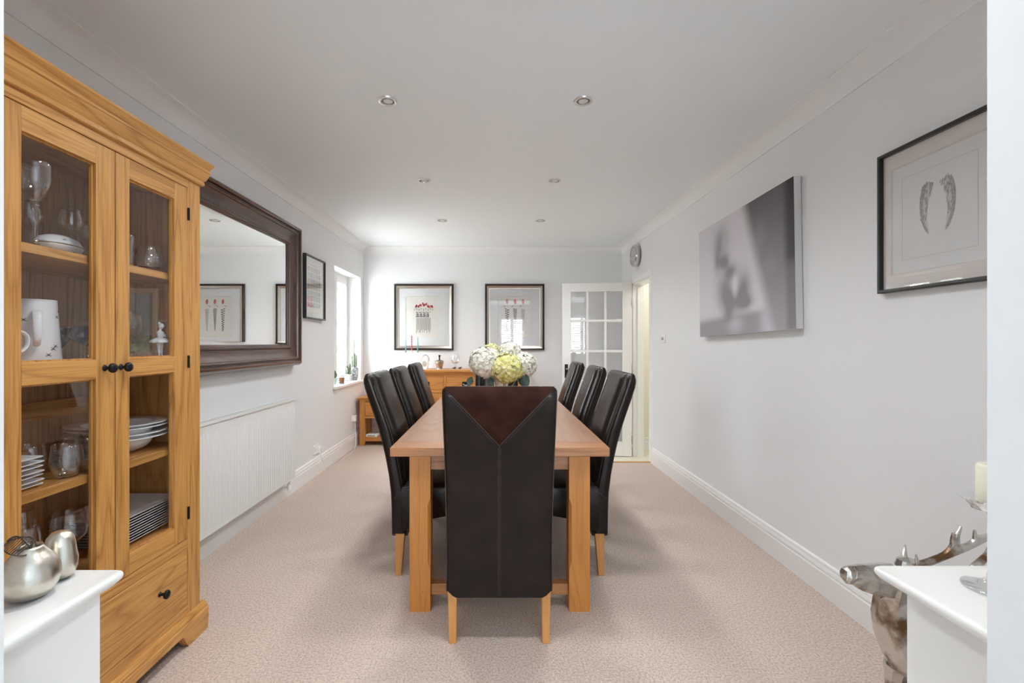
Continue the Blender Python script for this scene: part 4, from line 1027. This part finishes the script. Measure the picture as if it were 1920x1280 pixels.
# ------------------------------------------------------------------ things on the sideboard
def SB(px, Y=5.93): return ((px-929)*Y/F, Y, SH)
t = thing('candelabra', 'clear three-armed candle holder on the end of the sideboard', 'candle holder', SB(772))
m = MB(); m.lathe([(.001, 0), (.055, 0), (.058, .005), (.03, .012), (.010, .022), (.008, .06), (.014, .075), (.008, .09), (.007, .20), (.016, .215), (.018, .235), (.0125, .237), (.012, .219), (.001, .218)], seg=24)
m.build('centre_stem', crys, t, smooth=True)
for s in (-1, 1):
    MB().tube(smooth_path([(s*.005, 0, .12), (s*.035, 0, .105), (s*.066, 0, .13), (s*.076, 0, .175), (s*.076, 0, .195)], 5), .006, 10).build('arm', crys, t, smooth=True)
    MB().lathe([(.001, 0), (.012, 0), (.017, .02), (.017, .035), (.0115, .037), (.011, .02), (.001, .019)], (s*.076, 0, .185), 18).build('cup', crys, t, smooth=True)
teal = mat('teal_wax', (.12, .42, .42), .4); twist = mat('red_wax', (.45, .06, .08), .4)
bx, by, bz = SB(772)
for dx, z, hh, lab in ((-.076, .205, .185, 'thin teal candle in the candle holder, nearer the window'), (.076, .205, .20, 'thin teal candle in the candle holder, nearer the white oval ornament')):
    o = MB().tube([(0, 0, 0), (.001, 0, hh*.5), (0, 0, hh)], [.0085, .0065, .0035], 12).build('taper_candle', teal, smooth=True, loc=(bx+dx, by, bz+z)); tag(o, lab, 'candle', 'taper candles in the clear holder')
m = MB()
for k in range(2): m.tube([(  .0035*cos(i*.55+k*pi), .0035*sin(i*.55+k*pi), i*.0054) for i in range(38)], .0042, 8)
o = m.build('taper_candle', twist, smooth=True, loc=(bx, by, bz+.219)); tag(o, 'twisted red candle in the centre of the clear candle holder', 'candle', 'taper candles in the clear holder')
t = thing('table_clock', 'small white rounded ornament with a grey oval dial and curved handle', 'ornament', SB(796), radians(-4))
rs = []
for y_, k in ((-.02, .93), (-.024, 1), (.024, 1), (.028, .93)):
    pts = []
    for i in range(28):
        a = 2*pi*i/28; x = .052*k*cos(a)*(1 if sin(a) < 0 else 1); z = .075+.075*k*max(-1, min(1, 1.25*sin(a))); pts.append((x*(1.0-.12*(z/.15)), y_, z))
    rs.append(pts)
MB().rings(rs).build('body', china, t, smooth=True, auto=40)
MB().lathe([(.001, 0), (.026, 0), (.027, .002), (.001, .003)], (.004, -.0245, .068), 24, sy=1.35, M=Matrix.Rotation(pi/2, 4, 'X')).build('dial', mat('warm_grey_dial', (.40, .39, .34), .5), t)
MB().tube(smooth_path([(-.02, 0, .155), (.0, 0, .178), (.03, 0, .172), (.055, 0, .14), (.058, 0, .10)]), .0035, 8).build('handle', blackm, t, smooth=True)
t = thing('decanter', 'squat silver bottle with a dark narrow neck, on the sideboard', 'bottle', SB(824))
MB().lathe([(.001, 0), (.036, 0), (.034, .006), (.040, .03), (.055, .085), (.056, .098), (.046, .108), (.020, .113), (.012, .118), (.001, .119)], seg=28).build('body', mat('mottled_silver', (.62, .58, .52), .25, metal=.9, var=(30, (.4, .36, .32), .4, .6)), t, smooth=True, auto=45)
MB().lathe([(.009, .117), (.008, .14), (.009, .15), (.013, .16), (.013, .178), (.001, .180), (.001, .117)], seg=16).build('stopper', blackm, t, smooth=True, auto=45)
t = thing('glass_globe', 'clear glass globe on a short stem, standing on the sideboard', 'candle holder', SB(854))
MB().lathe([(.001, 0), (.034, 0), (.035, .004), (.01, .010), (.007, .04), (.011, .052), (.007, .064), (.001, .066)], seg=24).build('stem', crys, t, smooth=True)
MB().lathe([(.001, .066), (.025, .070), (.048, .092), (.058, .125), (.052, .160), (.038, .182), (.034, .188), (.032, .186), (.050, .158), (.056, .125), (.046, .094), (.024, .073), (.001, .069)], seg=32).build('bowl', crys, t, smooth=True)
MB().lathe([(.001, .074), (.016, .074), (.016, .088), (.001, .089)], (.006, 0, 0), 16).build('tealight', chrome, t, smooth=True, auto=40)
for px_, lab in ((852, 'tiny dark bird ornament at the foot of the glass globe'), (862.5, 'tiny dark bird ornament standing alone beside the glass globe')):
    t = thing('bird_ornament', lab, 'ornament', SB(px_, 5.86), radians(25), group='tiny birds on the sideboard')
    MB().tube([(-.026, 0, .020), (-.012, 0, .016), (.002, 0, .016), (.012, 0, .022), (.019, 0, .029)], [.002, .008, .012, .009, .0055], 10).build('body', mat('dark_bird', (.05, .035, .03), .4), t, smooth=True)
    MB().tube([(.021, 0, .030), (.029, 0, .030)], [.003, .0006], 6).build('beak', gilt, t)
    MB().tube([(.0, -.004, .0), (.0, -.004, .012)], .0015, 5).build('foot', blackm, t); MB().tube([(.004, .004, .0), (.004, .004, .012)], .0015, 5).build('foot', blackm, t)
t = thing('photo_frame', 'small dark photo frame on the sideboard, mostly hidden behind the hydrangeas', 'picture', (-.245, 5.98, SH+.0035), rot=(radians(-8), 0, radians(-20)))
MB().mitre(-.075, .075, 0, .12, [(0, 0), (0, .010), (.010, .012), (.012, 0)]).build('frame', bronze, t)
MB().box(-.065, .065, -.004, 0, .01, .11).build('print', mat('warm_print', (.45, .38, .32), .4), t)

# ------------------------------------------------------------------ vase of hydrangeas
VX, VY = .040, 3.34
t = thing('vase', 'flared cut-glass vase standing on the dining table behind the near chair', 'vase', (VX, VY, TZ))
seg = 24; rs = []
prof = [(.001, 0), (.034, 0), (.036, .006), (.030, .012), (.032, .03), (.040, .09), (.050, .15), (.062, .20)]
prof = [(r, z*1.22) for r, z in prof]
for r, z in prof: rs.append([(r*(1+(.045 if q % 2 else 0)*(z > .01))*cos(2*pi*q/seg), r*(1+(.045 if q % 2 else 0)*(z > .01))*sin(2*pi*q/seg), z) for q in range(seg)])
for r, z in reversed([(.001, .015), (.027, .019), (.036, .11), (.046, .183), (.058, .243)]): rs.append([(r*cos(2*pi*q/seg), r*sin(2*pi*q/seg), z) for q in range(seg)])
MB().rings(rs).build('body', cutg, t)
hw_ = mat('hydrangea_white', (.80, .785, .72), .7, var=(40, (.66, .66, .55), .4, .65)); hg = mat('hydrangea_lime', (.62, .60, .17), .7, var=(40, (.80, .78, .48), .4, .65))
stemg = mat('hydrangea_stem', (.16, .24, .07), .6); lfm = mat('hydrangea_leaf', (.008, .040, .026), .45)
def hydrangea(c_, r, m_, lab, seed, n, lf=(), flat=.92):
    rr = random.Random(seed); t = thing('hydrangea', lab, 'flower', (VX+c_[0]*.12, VY+c_[1]*.12, TZ+.02), group='hydrangeas in the vase')
    o = Vector((VX+c_[0]*.12, VY+c_[1]*.12, TZ+.02)); C_ = Vector((VX+c_[0], VY+c_[1], c_[2]))-o
    m = MB()
    for i in range(n):
        z = 1-2*(i+.5)/n; a = i*2.39996; d = Vector((math.sqrt(1-z*z)*cos(a), math.sqrt(1-z*z)*sin(a), z))
        d = (d+Vector((rr.uniform(-.1, .1), rr.uniform(-.1, .1), rr.uniform(-.1, .1)))).normalized()
        P = C_+Vector((d.x, d.y, d.z*flat))*r*rr.uniform(.80, .98); u = d.orthogonal().normalized(); v = d.cross(u); s = r*rr.uniform(.26, .36); a0 = rr.uniform(0, pi/2)
        for k in range(4):
            a = a0+k*pi/2; e = u*cos(a)+v*sin(a); f_ = d.cross(e)
            m.add([P-d*s*.12, P+e*s*.5-f_*s*.42+d*s*.10, P+e*s*.95-f_*s*.22+d*s*rr.uniform(-.05, .2), P+e*s*1.02+f_*s*.22+d*s*rr.uniform(-.05, .2), P+e*s*.5+f_*s*.42+d*s*.16], [(0, 1, 2, 3, 4)])
    m.lathe([(.001, -r*.62), (r*.43, -r*.43), (r*.62, 0), (r*.43, r*.43), (.001, r*.62)], C_, 10)
    m.build('bloom', m_, t, smooth=False)
    MB().tube([(0, 0, 0), C_*.5+Vector((0, 0, .02)), C_-Vector((0, 0, r*.6))], .0035, 6).build('stem', stemg, t, smooth=True)
    for (dx, dy, dz, L_, az, el) in lf:
        m = MB(); a = Vector((cos(az)*cos(el), sin(az)*cos(el), sin(el))); b = a.cross(Vector((0, -1, .3))).normalized(); B = C_+Vector((dx, dy, dz)); nrm = a.cross(b); pts = []; N_ = 8
        for i in range(N_+1):
            u = i/N_; wd = L_*.34*sin(pi*min(1, u*.97+.03))**.8; ce = B+a*L_*u+nrm*(-L_*.15*u*u)
            pts += [ce-b*wd+nrm*wd*.25, ce, ce+b*wd+nrm*wd*.25]
        m.add(pts, [(3*i+j, 3*i+j+1, 3*i+j+4, 3*i+j+3) for i in range(N_) for j in (0, 1)]); m.build('leaf', lfm, t, smooth=True)
def FP(px, py, dy=0): Y = VY+dy; return ((px-929)*Y/F-VX, dy, H-(py-643)*Y/F)
hydrangea(FP(911, 679, -.02), .120, hw_, 'largest white hydrangea head, on the basket-print side of the bouquet', 1, 108, [(-.10, -.02, -.10, .07, pi+.5, -1.2), (.03, -.05, -.10, .06, -.6, -1.2)])
hydrangea(FP(950, 690, -.09), .110, hg, 'large lime-green hydrangea head at the front of the bouquet', 2, 100, [(-.09, .03, .07, .06, pi*.9, .6)])
hydrangea(FP(981, 684, .03), .098, hw_, 'white hydrangea head on the door side of the bouquet', 3, 86, [(-.02, -.06, -.05, .12, -.5, -1.15)])
hydrangea(FP(955, 661, .06), .088, hw_, 'white hydrangea head at the top of the bouquet', 4, 79)
hydrangea(FP(921, 657, .02), .058, hg, 'small lime-green hydrangea head peeping over the largest white one', 5, 50)
hydrangea(FP(972, 699, -.05), .040, hg, 'tiny lime-green hydrangea cluster beside the large green head', 6, 25)

# ------------------------------------------------------------------ window sill plants
cactus = mat('cactus_green', (.075, .095, .06), .6, var=(60, (.17, .19, .14), .45, .6)); potw = mat('speckled_pot', (.72, .72, .70), .5, var=(90, (.25, .22, .2), .56, .60)); soil = mat('soil', (.05, .03, .02), .9)
def ribbed(mb, c_, r, h_, ribs=9, lean=0):
    rs = []; seg = ribs*2
    for i in range(9):
        u = i/8; k = sin(min(1, u*3+.25)*pi/2)*(1 if u < .75 else math.sqrt(max(0.001, 1-((u-.75)/.25)**2*.97)))
        rs.append([(c_[0]+lean*u+r*k*(1 if q % 2 else .78)*cos(2*pi*q/seg), c_[1]+r*k*(1 if q % 2 else .78)*sin(2*pi*q/seg), c_[2]+h_*u) for q in range(seg)])
    mb.rings(rs)
def pot(t, r0, r1, h_, m_):
    MB().lathe([(.001, 0), (r0, 0), (r1, h_*.9), (r1*1.02, h_), (r1*.88, h_), (r1*.82, h_*.85), (.001, h_*.85)], seg=24).build('pot', m_, t, smooth=True, auto=40)
    MB().lathe([(.001, h_*.851), (r1*.82, h_*.852), (.001, h_*.88)], seg=16).build('soil', soil, t)
sz = WZ0
t = thing('potted_cactus', 'small knobbly cactus in a pale green pot on the window sill', 'plant', (-1.815, 5.262, sz))
pot(t, .030, .040, .075, mat('pale_green_pot', (.42, .52, .47), .4)); m = MB(); ribbed(m, (0, 0, .065), .028, .095, 8); ribbed(m, (.02, .01, .08), .014, .05, 7); m.build('cactus_stem', cactus, t, smooth=False)
t = thing('candle_jar', 'small brown amber candle jar on a grey-blue saucer on the sill', 'candle', (-1.752, 5.345, sz))
MB().lathe([(.001, 0), (.036, 0), (.040, .006), (.038, .009), (.001, .008)], seg=24).build('saucer', mat('blue_grey_glaze', (.30, .34, .42), .3), t, smooth=True, auto=40)
MB().lathe([(.001, .009), (.026, .009), (.028, .012), (.028, .07), (.025, .072), (.024, .05), (.001, .05)], seg=24).build('jar', mat('amber_jar', (.25, .10, .05), .2), t, smooth=True, auto=40)
MB().tube([(0, 0, .05), (.001, 0, .066)], .0012, 5).build('wick', blackm, t)
t = thing('potted_cactus', 'cluster of short cacti in a wide speckled pot, centre of the window sill', 'plant', (-1.815, 5.78, sz))
pot(t, .040, .052, .085, potw); m = MB()
for x, y_, r, h_ in ((-.018, 0, .018, .12), (.015, .01, .018, .15), (.0, -.022, .014, .09), (.03, -.012, .011, .07)): ribbed(m, (x, y_, .07), r, h_, 8)
m.build('cactus_stem', cactus, t)
t = thing('potted_cactus', 'tall column cactus with one long thin shoot in a geometric patterned pot on the sill', 'plant', (-1.772, 5.88, sz))
m = MB(); seg = 10; rs = []
for i, z in enumerate((0, .03, .06, .09, .12, .15, .16)):
    off = (i % 2)*.5; r = (.040, .048, .052, .054, .054, .053, .050)[i]; rs.append([(r*cos(2*pi*(q+off)/seg), r*sin(2*pi*(q+off)/seg), z) for q in range(seg)])
m.rings(rs).build('pot', mat('geometric_pot', (.55, .56, .58), .35, var=(55, (.22, .22, .24), .5, .56)), t)
m = MB()
for x, y_, r, h_ in ((0, 0, .018, .20), (-.026, .004, .013, .15), (.026, -.004, .013, .17), (.01, .024, .012, .13)): ribbed(m, (x, y_, .155), r, h_, 8)
m.build('cactus_stem', cactus, t)
MB().tube(smooth_path([(0, 0, .34), (-.005, 0, .39), (.006, 0, .44), (-.006, 0, .49), (-.004, 0, .52)]), [.006]*20+[.004, .003, .002, .0015, .001], 6).build('long_shoot', cactus, t, smooth=True)

# ------------------------------------------------------------------ ornaments on the low units
sl = mat('brushed_silver_leaf', (.72, .69, .62), .30, metal=1, var=(26, (.58, .53, .44), .4, .68), bump=(90, .25, .002)); wire = mat('dark_leaf_metal', (.10, .085, .07), .35, metal=.9)
LZ = low['L']
def fruit(name, lab, loc, prof, rot, leaf=None, tilt=(0, 0, 0)):
    t = thing(name, lab, 'ornament', loc, rot=rot)
    MB().lathe(prof, seg=40).build('body', sl, t, smooth=True)
    return t
ap = [(.001, .002), (.018, .0), (.036, .006), (.050, .022), (.0555, .042), (.053, .060), (.043, .078), (.032, .090), (.0245, .099), (.0235, .104), (.020, .101), (.021, .092), (.030, .080), (.001, .074)]
t = fruit('silver_apple', 'brushed silver apple ornament with a skeleton leaf on its top', (-.938, .945, LZ), ap, (0, 0, 0)); t.scale = (.86, .9, 1.0)
m = MB()                                            # skeleton leaf: midrib with curved veins over the mouth
base = Vector((.012, -.012, .103)); ax = Vector((-.75, .25, .02)); 
def LP(u, v): return base+Vector((-.066*u+.004, .010*u, .022*sin(u*2.6)))+Vector((.004*v, -.030*v, -.016*abs(v)-.004*v))
m.tube([LP(u/10, 0) for u in range(11)], .0016, 6)
for s in (-1, 1):
    hw = lambda u: sin(pi*min(1, u*.9+.08))**.7
    m.tube([LP(u/12, s*hw(u/12)) for u in range(13)], .0012, 5)
    for k in range(1, 12):
        u = k/12; m.tube([LP(u*.9, 0), LP(min(1, u*.9+.05), s*.5*hw(u)), LP(min(1, u*.9+.13), s*.98*hw(min(1, u+.1)))], .0009, 5)
m.build('leaf', wire, t, smooth=True)
MB().tube([(.010, -.008, .078), (.011, -.010, .098), (.016, -.008, .118)], [.003, .0022, .0028], 8).build('stalk', wire, t, smooth=True)
pr = [(.001, .001), (.016, .0), (.030, .007), (.038, .022), (.040, .040), (.036, .058), (.034, .072), (.030, .086), (.020, .096), (.008, .100), (.001, .101)]
t = fruit('silver_pear', 'brushed silver pear ornament standing behind the silver apple', (-.948, 1.022, LZ), pr, (0, 0, 0)); t.scale = (.80, .74, 1.04)
# candle stand on the right
RZ = low['R']
t = thing('candle_stand', 'clear glass pedestal candle stand on the low white cabinet', 'candle holder', (1.022, .962, RZ))
MB().lathe([(.001, 0), (.050, 0), (.0515, .003), (.049, .006), (.03, .010), (.012, .020), (.007, .05), (.006, .08), (.010, .09), (.006, .10), (.006, .14), (.012, .158), (.001, .160)], seg=36).build('stem', crys, t, smooth=True)
MB().lathe([(.001, .158), (.020, .160), (.040, .166), (.052, .182), (.0545, .184), (.053, .187), (.048, .186), (.038, .172), (.018, .167), (.001, .167)], seg=40).build('dish', crys, t, smooth=True)
o = MB().lathe([(.001, 0), (.0265, 0), (.0275, .003), (.0275, .085), (.024, .089), (.008, .086), (.001, .085)], (0, 0, 0), 28); t = thing('pillar_candle', 'cream pillar candle standing on the clear pedestal stand', 'candle', (1.022, .962, RZ+.1672))
o.build('wax', mat('cream_wax', (.78, .74, .60), .5), t, smooth=True, auto=50); MB().tube([(0, 0, .085), (.001, 0, .096)], .0012, 5).build('wick', blackm, t)

# ------------------------------------------------------------------ silver stag ornament standing on the floor
sg = mat('antique_silver', (.66, .64, .60), .27, metal=1, var=(13, (.20, .12, .065), .50, .64), bump=(22, .35, .006))
Ys = 1.35
t = thing('stag_ornament', 'tall antique silver stag figure with antlers behind the low white cabinet', 'ornament', (1.24, Ys, 0))
X0 = 1.24
def skin_mesh(name, verts, edges, radii, m_, parent, sub=1, smooth=False):
    me = bpy.data.meshes.new(name); me.from_pydata(verts, edges, []); me.materials.append(m_)
    o = bpy.data.objects.new(name, me); COL.objects.link(o); o.parent = parent
    md = o.modifiers.new('skin', 'SKIN'); md.use_smooth_shade = smooth
    for sv, r in zip(me.skin_vertices[0].data, radii): sv.radius = r if isinstance(r, tuple) else (r, r)
    me.skin_vertices[0].data[0].use_root = True
    if sub: s = o.modifiers.new('sub', 'SUBSURF'); s.levels = sub; s.render_levels = sub
    return o
V = [(.06, 0, .385),      # 0 barrel, root
     (-.055, 0, .405),    # 1 chest
     (-.088, 0, .485),    # 2 neck
     (-.068, 0, .560),    # 3 upper neck
     (-.045, 0, .592),    # 4 poll
     (-.100, 0, .582),    # 5 cheek
     (-.175, 0, .594),    # 6 nose bridge
     (-.246, 0, .602),    # 7 muzzle
     (.17, 0, .385), (.26, 0, .395), (.305, 0, .37)]   # 8 loin, 9 rump, 10 tail head
E = [(0, 1), (1, 2), (2, 3), (3, 4), (4, 5), (5, 6), (6, 7), (0, 8), (8, 9), (9, 10)]
R_ = [.085, .088, .074, .060, .056, .054, .036, .022, .080, .078, .03]
V += [(-.226, 0, .572), (-.070, 0, .556)]; R_ += [.022, .046]; E += [(6, 11), (4, 12)]
def leg(v0, x, s, rear):
    n = len(V)
    if rear: pts = [(x, s*.045, .34), (x-.02, s*.055, .26), (x+.045, s*.055, .165), (x+.02, s*.055, .03), (x+.0, s*.055, .012)]; rr_ = [.045, .035, .018, .013, .018]
    else: pts = [(x, s*.045, .32), (x-.005, s*.05, .25), (x-.012, s*.05, .165), (x, s*.05, .03), (x-.012, s*.05, .012)]; rr_ = [.040, .026, .018, .013, .018]
    V.extend(pts); R_.extend(rr_); E.append((v0, n)); E.extend([(n+i, n+i+1) for i in range(4)])
leg(1, -.045, 1, 0); leg(1, -.03, -1, 0); leg(9, .25, 1, 1); leg(9, .27, -1, 1)
skin_mesh('body', V, E, R_, sg, t, sub=1)
def AX(px, py, Y=Ys): return ((px-929)*Y/F-X0, Y-Ys, H-(py-643)*Y/F)
def antler(dy, ox, oz):
    P = [AX(1712, 1060), AX(1735, 1054), AX(1765, 1042), AX(1786, 1031), AX(1812, 1021), AX(1832, 1010), AX(1852, 1000), AX(1885, 985), AX(1915, 962)]
    Rr = [.011, .011, .0105, .013, .0105, .011, .0085, .007, .003]
    vs = [(p[0]+ox, p[1]+dy*(i*.16+.2), p[2]+oz) for i, p in enumerate(P)]; ed = [(i, i+1) for i in range(8)]
    for a, pts, rr_ in ((3, [AX(1783, 1012), AX(1784, 994)], [.0075, .003]), (3, [AX(1790, 1003), AX(1799, 984)], [.0075, .003]), (5, [AX(1823, 1003), AX(1822, 990)], [.007, .003]), (7, [AX(1880, 962), AX(1878, 945)], [.006, .003])):
        n = len(vs); vs += [(p[0]+ox, p[1]+dy*(a*.16+.2), p[2]+oz) for p in pts]; Rr += rr_; ed += [(a, n), (n, n+1)]
    skin_mesh('antler', vs, ed, Rr, sg, t, sub=2, smooth=True)
antler(-.008, 0, 0); antler(.10, .19, -.02)
for s in (-1, 1):
    p0 = Vector((-.046, s*.022, .612))
    MB().tube([p0, p0+Vector((s*.003, s*.004, .024)), p0+Vector((s*.013, s*.010, .060))], [.010, .009, .0015], 8).build('ear', sg, t, smooth=True)
MB().lathe([(.001, -.02), (.020, -.016), (.030, 0), (.024, .018), (.001, .026)], (-.055, 0, .624), 16).build('crest', sg, t)
MB().lathe([(.001, 0), (.0055, .001), (.0055, .003), (.001, .005)], (-.115, -.040, .600), 12, M=Matrix.Rotation(pi/2, 4, 'X')).build('eye', blackm, t, smooth=True)
MB().lathe([(.001, 0), (.20, 0), (.20, .010), (.19, .014), (.001, .014)], (.11, 0, .0), 40, sy=.55).build('base', sg, t, smooth=True, auto=40)
